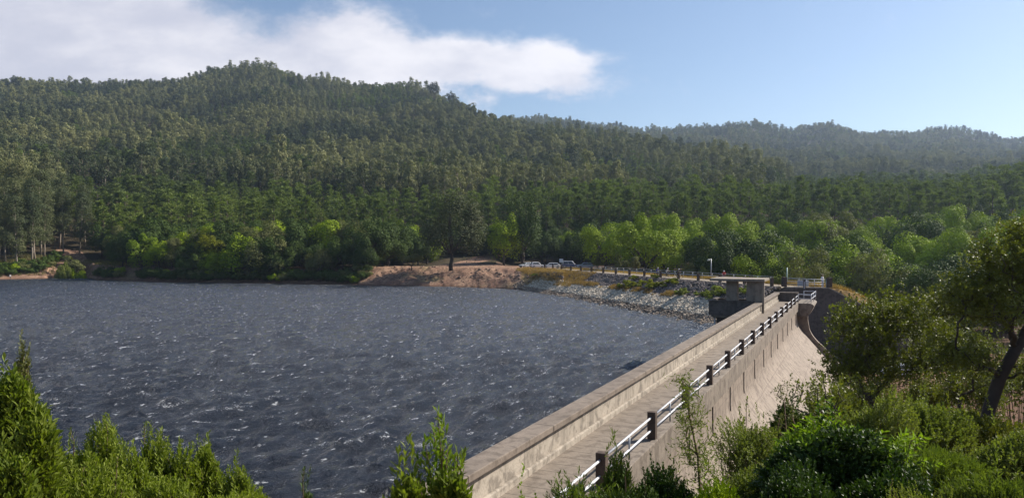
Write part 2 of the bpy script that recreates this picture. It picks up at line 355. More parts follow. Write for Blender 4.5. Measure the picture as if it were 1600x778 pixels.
def H(X, Y, detail=True):
    X = np.asarray(X, float); Y = np.asarray(Y, float)
    Yp = np.maximum(Y, 1.); px = np.clip(800 + F * X / Yp, -3000, 5000)
    px = np.where(Y < 60, np.clip(px, -3000, 5000), px)
    s, w = dam_sw(X, Y); t, v = road_tv(X, Y)
    sh = shoreY(px) + 1.6 * fbm(X * .11, Y * .11, 3) * (px < 845); d = Y - sh
    T = tableZ(px, Y)
    # banks of the lake
    bank = np.where(px < 560, np.minimum(.11 * d, .45) + 3.6 * sst(d, 3, 17), 4.3 * sst(d, -2, 15) ** .8)
    bank = bank + sst(d, 1, 6) * (1 - sst(d, 16, 30)) * (.5 * fbm(X * .3, Y * .3) + .4 * fbm(X * .9, Y * .9, 3)) * (px < 850)
    f = sst(Y, 235, 275)
    left = np.where(d > 0, bank * (1 - f) + T * f, np.maximum(-4., .28 * d))
    left = left + .055 * np.clip(Y - 206, 0, 40) * sst(px, 660, 700) * (1 - sst(px, 770, 800)) * (1 - f)
    # the valley below the dam
    val = -5. + 0 * Y; g = sst(Y, 112, 262); val = val * (1 - g) + T * g
    val = val + .35 * fbm(X * .1, Y * .1)
    vmask = sst(px, 880, 960) * (d > -200)
    gapside = (t > 0) & (v < 2)
    land = np.where(px < 880, left, np.where(v > 2, (4.3 + (val - 4.3) * sst(v, 7, 30) * (1 - sst(t, 80, 100))) * (1 - f * sst(t, 80, 100)) + T * f * sst(t, 80, 100), np.maximum(-4., np.minimum(.28 * d, 4.3))))
    land = np.where((px >= 845) & (px < 880) & (v <= 2), np.where(d > 0, np.minimum(.5 * d, 4.3), np.maximum(-4., .28 * d)), land)
    land = np.where((t < 0) & (Y < 110), np.where(w > -1, -5. + 0 * Y, -4. + 0 * Y), land)
    # embankment prism
    zc = np.where(v < -.7, ROADZ - .03 - (-.7 - v) * .50, np.where(v > 5.7, ROADZ - .03 - (v - 5.7) * .52, ROADZ - .03))
    zc = zc + np.where((v < -1.2), .25 * fbm(X * .5, Y * .5, 3), 0)
    emb = np.where((t > .3) & (t < 104), zc, -50.)
    Z = np.maximum(land, emb)
    # near hillside under the camera, running down to the dam
    hill = 7.9 - .30 * np.maximum(Y + 1, -4) + .16 * np.maximum(X - 7, 0) + .3 * fbm(X * .25 + 9, Y * .25)
    hill = np.where(w < -1.2, hill - .35 * np.maximum(0, -1.2 - w) * sst(Y, 4, 14) * .5, hill)
    Z = np.where(Y < 80, np.maximum(Z, np.where(Y < 70, hill, -50)), Z)
    # right edge hill beside the valley
    Z = Z + sst(X - 60 - Y * .15, 0, 60) * np.where(Y < 120, 12, 12 * (1 - sst(Y, 120, 220)))
    big = sst(Y, 300, 700)
    Z = Z + big * 8.0 * fbm(X * .012, Y * .012, 4) + sst(Y, 900, 1800) * 14 * fbm(X * .006, Y * .006, 3)
    if detail: Z = Z + .10 * fbm(X * .9, Y * .9, 3) * np.where((t > .3) & (v > -.9) & (v < 5.9) & (t < 104), 0, 1) * (Z > -.5)
    return Z

def build_terrain():
    a = np.concatenate([np.linspace(-180, -48, 40)[:-1], np.linspace(-48, 44, 820), np.linspace(44, 180, 40)[1:]])
    r = [0.6]
    while r[-1] < 4300: r.append(r[-1] * (1.035 if r[-1] < 60 else 1.0075 if r[-1] < 275 else 1.013 if r[-1] < 1300 else 1.02 if r[-1] < 2500 else 1.12))
    r = np.array(r)
    A, Rr = np.meshgrid(np.radians(a), r)
    X = Rr * np.sin(A); Y = Rr * np.cos(A)
    Z = H(X, Y)
    far = Rr > 3600; Z = np.where(far, 60 + 0 * Z, Z)
    n, k = X.shape
    V = np.stack([X, Y, Z], -1).reshape(-1, 3)
    i = np.arange(n - 1)[:, None] * k; j = np.arange(k - 1)[None]
    Fc = np.stack([i + j, i + k + j, i + k + j + 1, i + j + 1], -1).reshape(-1, 4)[:, ::-1]
    mb = MB(); mb.add(V, Fc, 0, True)
    c = [(0, 0, 7.6)]; mb.add(c, np.zeros((0, 3), int)); b = n * k
    mb.F.append(np.stack([np.arange(k - 1), np.arange(1, k), np.full(k - 1, b)], -1)); mb.M.append(np.zeros(k - 1)); mb.sm.append(np.ones(k - 1))
    # cover: 0 forest floor, 1 bare soil, 2 dry grass
    px = 800 + F * X / np.maximum(Y, 1); t, v = road_tv(X, Y); s, w = dam_sw(X, Y); d = Y - shoreY(px)
    soil = np.where((Y > 150) & (px < 850) & (d < 26), 1 - sst(d, 14, 26), 0.)
    park = (Y > 150) & (Y < np.where(px > 775, 228, 218)) & (px > 600) & (px < 945)
    soil = np.maximum(soil, np.where(park, 1., 0))
    path = (Y > 185) & (Y < 262) & (np.abs(px - (690 + (Y - 195) * 1.4)) < 20)
    soil = np.maximum(soil, np.where(path, 1., 0)); soil = np.where(px < 60, np.where(d < 6, soil, 0), soil)
    soil = np.maximum(soil, np.where((t < 2) & (w > 1) & (Y > 30) & (Y < 120) & (Z < 0), .9, 0))
    soil = np.maximum(soil, np.where((Y < 14) & (Y > -5), .55, 0))
    grass = np.where((t > 0) & (t < 110) & (v > 5.6) & (v < 22) & (Y < 240), 1., 0)
    grass = np.maximum(grass, np.where((px > 815) & (px < 900) & (Y > 160) & (Y < 200) & (v < 0), .8, 0))
    me = mb.mesh('ground', ground_mat())
    for nm, arr in (('soil', soil), ('grass', grass)):
        at_ = me.attributes.new(nm, 'FLOAT', 'POINT'); at_.data.foreach_set('value', np.append(arr.ravel(), .5).astype(np.float32))
    o = link(bpy.data.objects.new('ground', me)); tag(o, kind='structure')
def ground_mat():
    m, nt, out = newmat('ground_soil'); p = N(nt, 'ShaderNodeBsdfPrincipled'); nt.links.new(p.outputs[0], out.inputs[0])
    p.inputs['Roughness'].default_value = .95; p.inputs['Specular IOR Level'].default_value = .1
    geo = N(nt, 'ShaderNodeNewGeometry'); P = geo.outputs['Position']
    a = N(nt, 'ShaderNodeAttribute', attribute_name='soil'); g = N(nt, 'ShaderNodeAttribute', attribute_name='grass')
    n1 = noise(nt, P, .35, 6, .65); n2 = noise(nt, P, 1.8, 6, .65); n3 = noise(nt, P, .09, 4)
    floor = mixc(nt, n2, (.035, .030, .018), (.085, .062, .035))
    soil = mixc(nt, smooth(nt, n1, .38, .6), (.38, .24, .16), (.21, .12, .085))
    soil = mixc(nt, smooth(nt, n2, .48, .6), soil, (.12, .08, .055))
    soil = mixc(nt, mathn(nt, 'MULTIPLY', smooth(nt, n3, .55, .7), .6), soil, (.23, .19, .09))
    gr = mixc(nt, n2, (.22, .14, .06), (.40, .28, .13))
    fs = mathn(nt, 'ADD', a.outputs['Fac'], mathn(nt, 'MULTIPLY', mathn(nt, 'SUBTRACT', n1, .5), .9))
    c = mixc(nt, smooth(nt, fs, .35, .6), floor, soil); c = mixc(nt, g.outputs['Fac'], c, gr)
    sp = N(nt, 'ShaderNodeSeparateXYZ'); nt.links.new(P, sp.inputs[0])
    wet = smooth(nt, sp.outputs[2], .45, .12)
    c = mixc(nt, mathn(nt, 'MULTIPLY', wet, .75), c, (.11, .06, .035))
    nt.links.new(c, p.inputs['Base Color'])
    b = N(nt, 'ShaderNodeBump'); b.inputs['Strength'].default_value = .8; b.inputs['Distance'].default_value = .25
    nt.links.new(n2, b.inputs['Height']); nt.links.new(b.outputs[0], p.inputs['Normal'])
    return m
build_terrain()

# ---------------------------------------------------------------- water with wind waves
def build_water():
    rows = [4.]
    while rows[-1] < 275: rows.append(rows[-1] + min(.75, max(.11, rows[-1] ** 2 / 9500)))
    rows = np.array(rows)
    uu = np.concatenate([np.linspace(-4, -.80, 60)[:-1], np.linspace(-.80, .36, 1150)])
    U, Y = np.meshgrid(uu, rows); X = U * Y
    Z = np.zeros_like(X); g = np.random.default_rng(11); th0 = R(-38)
    hz = np.zeros_like(X)
    for k in range(110):
        lam = math.exp(g.uniform(math.log(.55), math.log(4.2))); th = th0 + g.normal(0, .26 if lam > 2 else .5); kk = 2 * math.pi / lam
        amp = .0145 * lam ** .72 * (1 if lam < 5 else .7); ph = g.uniform(0, 6.28)
        p = kk * (math.cos(th) * X + math.sin(th) * Y) + ph
        res = np.clip(lam / (2.2 * np.gradient(rows)), 0, 1)[:, None] ** 2 if lam < 2 else 1.
        Z += res * amp * (np.sin(p) + .22 * np.sin(2 * p + 1.57)); 
        if lam > 1.6: hz += amp * np.sin(p)
    hz /= hz.std()
    gust = fbm(X * .035 + 5, Y * .035, 3); br = fbm(X * .9, Y * .9, 4); st = fbm((X * .86 - Y * .5) * .16, (X * .5 + Y * .86) * .9, 3)
    foam = sst(hz + 1.0 * gust + .9 * br, 1.35, 2.7) + .6 * sst(br + .5 * hz + gust * .9 + .6 * st, .2, 1.3)
    foam = np.clip(foam, 0, 1)
    edge = sst(Y, shoreY(800 + F * U) - 9, shoreY(800 + F * U)); Z *= 1 - .8 * edge; foam *= 1 - edge
    n, k = X.shape
    s, w = dam_sw(X, Y); t, v = road_tv(X, Y)
    V = np.stack([X, Y, Z * .95], -1).reshape(-1, 3)
    i = np.arange(n - 1)[:, None] * k; j = np.arange(k - 1)[None]
    Fc = np.stack([i + j, i + j + 1, i + k + j + 1, i + k + j], -1).reshape(-1, 4)
    bad = ((w > -1.0) | ((t > 0) & (v > 1)) | ((Y < 12) & (X > -3))).ravel()
    Fc = Fc[~bad[Fc].any(1)]
    m, nt, out = newmat('lake_water'); p = N(nt, 'ShaderNodeBsdfPrincipled')
    geo = N(nt, 'ShaderNodeNewGeometry'); P = geo.outputs['Position']
    P2 = mapping(nt, P, (1, 1, 1), rot=(0, 0, R(38)))
    rip = mathn(nt, 'ADD', mathn(nt, 'MULTIPLY', noise(nt, mapping(nt, P2, (2.3, .55, 1)), 1.5, 8, .7), .7), mathn(nt, 'MULTIPLY', noise(nt, mapping(nt, P2, (2.2, .7, 1)), 3.6, 5, .65), .45))
    b = N(nt, 'ShaderNodeBump'); b.inputs['Strength'].default_value = 1; b.inputs['Distance'].default_value = .55
    nt.links.new(rip, b.inputs['Height']); nt.links.new(b.outputs[0], p.inputs['Normal'])
    setin(p, Roughness=.2, IOR=1.33); p.inputs['Base Color'].default_value = (.016, .022, .034, 1)
    p.inputs['Specular IOR Level'].default_value = .9
    fa = N(nt, 'ShaderNodeAttribute', attribute_name='foam')
    n1 = noise(nt, mapping(nt, P2, (1.8, .8, 1)), 10, 7, .85); n2 = noise(nt, mapping(nt, P2, (1.3, .35, 1)), 2.6, 5, .7)
    nn = mathn(nt, 'ADD', mathn(nt, 'MULTIPLY', n1, .6), mathn(nt, 'MULTIPLY', n2, .4))
    f = mathn(nt, 'ADD', mathn(nt, 'MULTIPLY', mathn(nt, 'SUBTRACT', nn, .5), 2.6), mathn(nt, 'MULTIPLY', fa.outputs["Fac"], .35))
    f = smooth(nt, f, .42, .74)
    n3 = noise(nt, mapping(nt, P2, (2.0, .5, 1)), 1.7, 6, .72)
    f = mathn(nt, 'MAXIMUM', f, mathn(nt, 'MULTIPLY', smooth(nt, n3, .60, .70), .8))  # small pale specks everywhere: little whitecaps, and sun glints painted as white colour
    dfs = N(nt, 'ShaderNodeBsdfDiffuse'); dfs.inputs[0].default_value = (.72, .74, .76, 1)
    mx = N(nt, 'ShaderNodeMixShader'); nt.links.new(mathn(nt, 'MULTIPLY', f, .7), mx.inputs[0]); nt.links.new(p.outputs[0], mx.inputs[1]); nt.links.new(dfs.outputs[0], mx.inputs[2])
    nt.links.new(mx.outputs[0], out.inputs[0])
    me = MB().add(V, Fc, 0, True).mesh('water', m)
    at_ = me.attributes.new('foam', 'FLOAT', 'POINT'); at_.data.foreach_set('value', foam.ravel().astype(np.float32))
    tag(link(bpy.data.objects.new('water', me)), kind='structure')
build_water()

# ---------------------------------------------------------------- the dam
WZ = CZ - 5.28
END = 81.6; S0 = 6.
def build_dam():
    D = empty('dam', (DX0, 0, 0), DPHI, 'long weathered concrete dam with a walkway along its crest beside the lake', 'dam')
    MB().span(-1.8, .0, S0, END, WZ - .5, WZ).build('walkway', M['walk'], D)
    MB().span(-2.28, -1.9, S0, END, -6, WZ + .70).build('parapet_wall', M['parapet'], D)
    MB().span(-1.9, -1.797, S0, END, WZ - .3, WZ + .17).build('wall_ledge', M['parapet'], D, bevel=.03)
    # coping in cast lengths
    mb = MB(); s = S0
    while s < END:
        e = min(s + 4.5, END); mb.span(-2.33, -1.76, s + .006, e - .006, WZ + .70, WZ + .86); s = e
    mb.build('coping', M['coping'], D, bevel=.02)
    MB().span(.0, .16, S0, END - 1.5, WZ - .76, WZ + .03).build('edge_beam', M['beam'], D, bevel=.015)
    # gravity body: vertical wall, fillet, battered face
    prof = [(-1.9, -6.5), (-1.9, WZ - .5), (.03, WZ - .5), (.03, WZ - 1.7)]
    for i in range(1, 9):
        a = i / 8; prof.append((.03 + .75 * a ** 2, WZ - 1.7 - 1.5 * a))
    x, z = prof[-1]; prof.append((x + (z + 6.5) * .86, -6.5))
    mb = MB(); n = len(prof)
    Yv = np.linspace(S0, END - .2, 40); V = np.array([[(x, y, z) for x, z in prof] for y in Yv]).reshape(-1, 3)
    i = np.arange(39)[:, None] * n; j = np.arange(n - 1)[None]
    mb.add(V, np.stack([i + j, i + j + 1, i + n + j + 1, i + n + j], -1).reshape(-1, 4))
    mb.build('downstream_face', M['face'], D)
    MB().span(-1.9, -1.895 + .01, S0, S0 + .01, -6, 0)
    for k in range(-1, 15):
        s = 18.3 + 4.5 * k
        P = [(.05, s, WZ - .76), (.05, s, WZ - 1.7)] + [(.05 + .75 * (q / 6) ** 2, s, WZ - 1.7 - 1.5 * q / 6) for q in range(1, 2)]
        mb = MB()
        for a, b in zip(P[:-1], P[1:]):
            mb.add([(a[0] - .03, s - .03, a[2]), (a[0] + .02, s - .03, a[2]), (a[0] + .02, s + .03, a[2]), (a[0] - .03, s + .03, a[2]),
                    (b[0] - .03, s - .03, b[2]), (b[0] + .02, s - .03, b[2]), (b[0] + .02, s + .03, b[2]), (b[0] - .03, s + .03, b[2])],
                   [(0, 1, 5, 4), (1, 2, 6, 5), (2, 3, 7, 6), (3, 0, 4, 7)])
        mb.build('joint_strip', M['joint'], D)
    # wall closing the walkway, platform beyond the railing, curved training wall below
    MB().span(-2.3, -.05, END, END + .45, -2, WZ + .80).build('end_wall', M['darkc'], D)
    MB().span(-2.36, .0, END - .06, END + .52, WZ + .80, WZ + .90).build('end_wall_coping', M['coping'], D, bevel=.02)
    arc = [(.0, WZ - .02), (1.15, WZ - .02)] + [(1.15 + .42 * math.sin(a), WZ - .30 + .28 * math.cos(a)) for a in np.linspace(.25, 1.5, 5)] + [(1.2, WZ - 1.05), (.95, WZ - 1.3), (.0, WZ - 1.3)]
    MB().prism(arc, END - 2.2, END + 4.2).build('platform', M['beam'], D)
    tp = [(.0, WZ - 1.3), (.95, WZ - 1.3), (.95, WZ - 1.75), (1.05, WZ - 2.3)]
    for i in range(1, 10):
        a = i / 9; tp.append((1.05 + 1.35 * a ** 1.8, WZ - 2.3 - 2.0 * a))
    x, z = tp[-1]; tp += [(x + (z + 6.5) * .88, -6.5), (0, -6.5)]
    MB().prism(tp, END - 1.1, END - .55).build('training_wall', M['face'], D)
    MB().span(-1.6, -.3, END + .5, 90.5, -6, 1.6).build('spillway_sill', M['darkc'], D)
    return D
build_dam()

def build_railing():
    Rl = empty('railing', (DX0, 0, 0), DPHI, 'white tube railing between square concrete posts along the dam walkway', 'railing')
    for k in range(-2, 15):
        s = 18 + 4.5 * k
        MB().span(-.13, .10, s - .11, s + .11, WZ + .03, WZ + .78).build('post', M['post'], Rl, bevel=.012)
        if k < 14:
            for h in (.62, .27):
                MB().tube([(-.03, s + .11, WZ + h), (-.03, s + 4.39, WZ + h)], .028, 10).build('rail', M['rail'], Rl)
            MB().tube([(-.03, s + 2.25, WZ + .03), (-.03, s + 2.25, WZ + .62)], .024, 8).build('baluster', M['greyrail'], Rl)
    P = empty('platform_railing', (DX0, 0, 0), DPHI, 'small pale railing around the cantilevered platform at the far dam end', 'railing')
    cor = [(.12, END + .1), (.12, END - 2.), (1.3, END - 2.), (1.45, END + 4.), (.3, END + 4.)]
    for h in (.42, .85):
        MB().tube([(x, y, WZ + h) for x, y in cor[1:]], .03, 8, smooth=False).build('rail', M['rail'], P)
    for x, y in [cor[1], cor[2], (1.38, END + 1), cor[3], cor[4]]:
        MB().tube([(x, y, WZ), (x, y, WZ + .86)], .03, 8).build('post', M['rail'], P)
build_railing()

def build_tower():
    T = empty('intake_tower', (DX0, 0, 0), DPHI, 'open concrete intake tower with a flat roof slab standing over the water beside the dam', 'tower')
    s0 = 65.6
    MB().span(-5.95, -1.55, s0, s0 + 3.8, 6.82, 7.02).build('roof_slab', M['tower'], T, bevel=.02)
    MB().span(-4.75, -4.1, s0 + 1.0, s0 + 1.35, 3.8, 6.82).span(-4.1, -3.85, s0 + 1.0, s0 + 1.9, 3.8, 6.82).build('pier', M['tower'], T)
    MB().span(-3.05, -2.36, s0 + .6, s0 + .95, 3.8, 6.82).build('pier', M['tower'], T)
    MB().span(-2.9, -2.4, s0 + 3.1, s0 + 3.4, 3.8, 6.82).build('pier', M['tower'], T)
    MB().span(-1.83, -1.62, s0 + .35, s0 + .6, WZ, 6.82).span(-2.36, -1.83, s0 + .45, s0 + .58, WZ + .87, 6.82).build('column', M['tower'], T)
    b = MB(); b.span(-6.05, -2.34, s0 + .1, s0 + .28, 3.95, 5.12).span(-6.05, -5.87, s0 + .28, s0 + 3.9, 3.95, 5.12).span(-6.05, -2.34, s0 + 3.9, s0 + 4.08, 3.95, 5.12)
    b.build('basin_wall', M['darkc'], T)
    MB().span(-6.1, -2.34, s0 + .04, s0 + .34, 5.12, 5.2).span(-6.1, -5.8, s0 + .34, s0 + 4.1, 5.12, 5.2).build('basin_coping', M['darkc'], T)
    MB().span(-5.86, -2.34, s0 + .29, s0 + 3.9, 3.75, 3.95).build('floor_slab', M['tower'], T)
    MB().span(-5.5, -2.29, s0 + .7, s0 + 3.4, -4, 3.75).build('shaft', M['darkc'], T)
    MB().tube([(-5.6, s0 + .5, -3), (-5.6, s0 + .5, 3.9)], .06, 8).build('pipe', M['galv'], T)
build_tower()

def build_wing():
    Wl = empty('wing_wall', (0, 0, 0), 0, 'tall dark retaining wall with a sloping top at the far end of the dam', 'wall')
    A = np.array([35.0, 94.2]); B = np.array([39.9, 92.6]); Cc = np.array([54.5, 88.2]); A0 = np.array([23.5, 97.6])
    def seg(P, Q, z0, z1, th=1.0):
        d = (Q - P) / np.linalg.norm(Q - P); n = np.array([-d[1], d[0]]) * th
        V = [(*P, -6), (*Q, -6), (*Q, z1), (*P, z0)]; V += [(x + n[0], y + n[1], z) for x, y, z in V]
        return MB().add(V, [(0, 1, 2, 3), (7, 6, 5, 4), (1, 5, 6, 2), (0, 3, 7, 4), (3, 2, 6, 7), (0, 4, 5, 1)])
    seg(A0, A, -.9, ROADZ + .02).build('waterside_wall', M['darkc'], Wl)
    seg(A, B, ROADZ + .02, ROADZ + .02).build('abutment_wall', M['darkc'], Wl)
    seg(B, Cc, ROADZ + .02, -3.6, .7).build('sloping_wall', M['darkc'], Wl)
    def cop(P, Q, z0, z1, wd, mat):
        d = (Q - P) / np.linalg.norm(Q - P); n = np.array([-d[1], d[0]])
        a = -n * .06; b = n * wd
        V = [(P[0] + a[0], P[1] + a[1], z0), (Q[0] + a[0], Q[1] + a[1], z1), (Q[0] + b[0], Q[1] + b[1], z1), (P[0] + b[0], P[1] + b[1], z0)]
        V += [(x, y, z + .14) for x, y, z in V]
        MB().add(V, [(0, 1, 5, 4), (1, 2, 6, 5), (2, 3, 7, 6), (3, 0, 4, 7), (4, 5, 6, 7), (3, 2, 1, 0)]).build('wall_coping', mat, Wl)
    cop(B, Cc, ROADZ + .022, -3.6, .45, M['parapet']); cop(A0, A, -.9, ROADZ + .022, .5, M['darkc']); cop(A, B, ROADZ + .022, ROADZ + .022, .5, M['parapet'])
build_wing()

# crest road on the embankment, kerbs and fences
LR = 104.
road_m = concrete('road_surface', (.33, .27, .20), (.22, .17, .12), streak=.0)
Rd = MB().span(0, 5., 1.0, LR, ROADZ - .3, ROADZ + .004).build('road', road_m, None, loc=(E0[0], E0[1], 0), rz=RPHI); tag(Rd, kind='structure')
kb = MB(); s_ = 1.
while s_ < LR: kb.span(-.5, -.004, s_ + .01, min(s_ + 3, LR) - .01, ROADZ - .4, ROADZ + .14); s_ += 3
kb = kb.build('kerb', M['beam'], None, loc=(E0[0], E0[1], 0), rz=RPHI); tag(kb, kind='structure')
fa = empty('crest_fence', (E0[0], E0[1], 0), RPHI, 'brown concrete posts with a thin rail along the lake side of the crest road', 'fence')
for k in range(0, 16):
    t = 2.6 + 6.15 * k
    MB().span(-.42, -.06, t - .17, t + .17, ROADZ + .14, ROADZ + 1.2).build('post', M['post'], fa, bevel=.02)
    if k < 15: MB().tube([(-.24, t + .17, ROADZ + 1.02), (-.24, t + 5.98, ROADZ + 1.02)], .035, 6).build('rail', M['greyrail'], fa)
fb = empty('roadside_railing', (E0[0], E0[1], 0), RPHI, 'thin grey metal railing along the valley side of the crest road', 'railing')
for k in range(0, 26):
    t = 1.2 + 3.1 * k
    MB().tube([(5.25, t, ROADZ - .1), (5.25, t, ROADZ + 1.05)], .04, 6).build('post', M['greyrail'], fb)
for h in (1.03, .55):
    MB().tube([(5.25, 1.2 + 3.1 * k, ROADZ + h) for k in range(26)], .035, 6).build('rail', M['greyrail'], fb)
# railing across the road end over the abutment wall
fc = empty('abutment_railing', (0, 0, 0), 0, 'grey bar railing on top of the abutment wall between two blocks', 'railing')
Aq, Bq = np.array([35.2, 94.45]), np.array([39.7, 92.98])
for f_ in (0, .5, 1):
    q = Aq + (Bq - Aq) * f_
    MB().tube([(q[0], q[1], ROADZ + .16), (q[0], q[1], ROADZ + 1.16)], .05, 6).build('post', M['greyrail'], fc)
for h in (.5, .8, 1.13):
    MB().tube([(*Aq, ROADZ + h), (*Bq, ROADZ + h)], .035, 6).build('rail', M['greyrail'], fc)
for (q, lab) in ((Aq + np.array([-.25, .05]), 'pale concrete block at the lake end of the abutment railing'), (Bq + np.array([.35, -.1]), 'brown concrete block where the abutment wall turns down beside dry grass')):
    tag(MB().box((q[0], q[1], ROADZ + .16 + .62), (.5, .5, 1.24), RPHI).build('pillar', M['post'], None, bevel=.02), lab, 'pillar')
q = (Aq + Bq) / 2
pn = empty('panel', (q[0] - .15, q[1] + .5, ROADZ), R(-18), 'low grey panel standing behind the abutment railing', 'panel')
MB().box((-.05, 0, .62), (1.35, .06, .75)).build('board', pbr('panel_grey', (.42, .45, .52), .4, var=.15), pn, bevel=.01)
MB().box((-.05, -.035, .93), (1.36, .03, .12)).build('band', pbr('panel_band', (.6, .55, .58), .5), pn)
for x in (-.6, .5): MB().box((x, .02, .35), (.06, .06, .7)).build('leg', M['galv'], pn)

# ---------------------------------------------------------------- rocks and grass on the banks
def icos(nv, seed):
    g = np.random.default_rng(seed)
    t = (1 + 5 ** .5) / 2
    V = np.array([(-1, t, 0), (1, t, 0), (-1, -t, 0), (1, -t, 0), (0, -1, t), (0, 1, t), (0, -1, -t), (0, 1, -t), (t, 0, -1), (t, 0, 1), (-t, 0, -1), (-t, 0, 1)]) / math.sqrt(1 + t * t)
    Fc = np.array([(0, 11, 5), (0, 5, 1), (0, 1, 7), (0, 7, 10), (0, 10, 11), (1, 5, 9), (5, 11, 4), (11, 10, 2), (10, 7, 6), (7, 1, 8), (3, 9, 4), (3, 4, 2), (3, 2, 6), (3, 6, 8), (3, 8, 9), (4, 9, 5), (2, 4, 11), (6, 2, 10), (8, 6, 7), (9, 8, 1)])
    return V, Fc
def rocks(name, pts, size, mat, label, seed=1):
    g = np.random.default_rng(seed); V0, F0 = icos(0, 0); n = len(pts)
    sc_ = size[0] + (size[1] - size[0]) * g.random(n) ** 1.8
    S = sc_[:, None, None] * g.uniform(.6, 1.25, (n, 1, 3)) * g.uniform(.75, 1.2, (n, 12, 1)); S[:, :, 2] *= .75
    a = g.uniform(0, 6.28, n); ca, sa = np.cos(a), np.sin(a)
    P = V0[None] * S; X = P[..., 0] * ca[:, None] - P[..., 1] * sa[:, None]; Y = P[..., 0] * sa[:, None] + P[..., 1] * ca[:, None]
    V = np.stack([X, Y, P[..., 2]], -1) + pts[:, None]
    Fc = (F0[None] + 12 * np.arange(n)[:, None, None]).reshape(-1, 3)
    o = MB().add(V.reshape(-1, 3), Fc).build(name, mat, None, recalc=False); return tag(o, label, 'stones', kind='stuff')
def slope_pts(n, t0, t1, v0, v1, seed, dz=.05):
    g = np.random.default_rng(seed); t = g.uniform(t0, t1, n); v = g.uniform(v0, v1, n); X, Y = road_xy(t, v)
    return np.stack([X, Y, H(X, Y) + dz], -1)
g_ = np.random.default_rng(5)
P = slope_pts(24000, .8, 84, -9.6, -4.2, 21); hh = P[:, 2]; edge = 1.15 + 1.0 * fbm(P[:, 0] * .12, P[:, 1] * .12)
lim = 2.55 + .5 * fbm(P[:, 0] * .2, P[:, 1] * .2)
rocks('pale_riprap', P[(hh > .75) & (hh < lim)], (.08, .27), M['rockw'], 'band of pale tumbled stones on the lower embankment slope', 1)
rocks('wet_riprap', slope_pts(5000, .8, 88, -10.6, -8.2, 22, 0), (.12, .32), M['rockwet'], 'brown wet stones at the waterline of the embankment', 2)
rocks('dark_riprap', slope_pts(12000, .8, 78, -5.6, -.6, 23, .02), (.08, .25), M['rockd'], 'dark purple grey stones on the upper embankment slope', 3)
gx = g_.uniform(-52, 8, 700); gy = g_.uniform(150, 215, 700); gp = 800 + F * gx / gy; dd = gy - shoreY(gp)
k_ = (dd > 1) & (dd < 14) & (gp > 560) & (gp < 850); rocks('bank_rocks', np.stack([gx[k_], gy[k_], H(gx[k_], gy[k_])], -1), (.15, .6), rockmat('bank_stone', (.12, .08, .06), (.34, .22, .16)), 'scattered brown rocks on the eroded red bank', 4)

def blades(P, n_per, h, spread, seed, lean=.35, w=.03):
    g = np.random.default_rng(seed); n = len(P) * n_per; B = np.repeat(P, n_per, 0) + np.concatenate([g.normal(0, spread, (n, 2)), np.zeros((n, 1))], 1)
    a = g.uniform(0, 6.28, n); hh = h * g.uniform(.5, 1.2, n); L = lean * hh * g.random(n)
    wv = np.stack([np.cos(a + 1.57), np.sin(a + 1.57), 0 * a], -1) * w
    T = B + np.stack([np.cos(a) * L - .2 * hh, np.sin(a) * L, hh], -1)
    V = np.stack([B - wv, B + wv, T], 1).reshape(-1, 3); return V, np.arange(3 * n).reshape(-1, 3)
def grass_obj(name, P, n_per, h, spread, mat, label, seed, lean=.35, w=.03):
    V, Fc = blades(P, n_per, h, spread, seed, lean, w); return tag(MB().add(V, Fc).build(name, mat, None, recalc=False), label, 'grass', kind='stuff')
P = slope_pts(2600, 1.2, 30, 5.7, 15, 31, 0); grass_obj('dry_grass', P, 14, .75, .25, M['dry'], 'tall golden dry grass on the slope past the abutment wall', 31, w=.035)
P = slope_pts(3000, 20, 100, 5.6, 11, 32, 0); grass_obj('verge_grass', P, 8, .45, .3, M['dry'], 'dry tan grass along the far verge of the crest road', 32, w=.04)
P = slope_pts(1500, 60, 100, -6.5, -.6, 33, 0); grass_obj('bank_grass', P, 10, .55, .3, M['moss'], 'brown and olive grass at the far end of the embankment', 33, w=.04)
P = slope_pts(1500, 20, 62, -5.4, -4.2, 34, 0); kk = fbm(P[:, 0] * .5, P[:, 1] * .5) > -.05; grass_obj('slope_grass', P[kk], 8, .45, .2, M['moss'], 'line of dry grass tufts between the dark and pale stones', 34, w=.04)
n = 2500; X = g_.uniform(-175, -85, n); Y = g_.uniform(228, 262, n); grass_obj('shore_grass', np.stack([X, Y, H(X, Y)], -1)[(H(X, Y) > .8)], 10, .8, .3, leafmat('shore_grass_blade', (.10, .10, .035), (.18, .16, .06), .2, .8, .1), 'olive grass above the sandy shore', 35, w=.05)

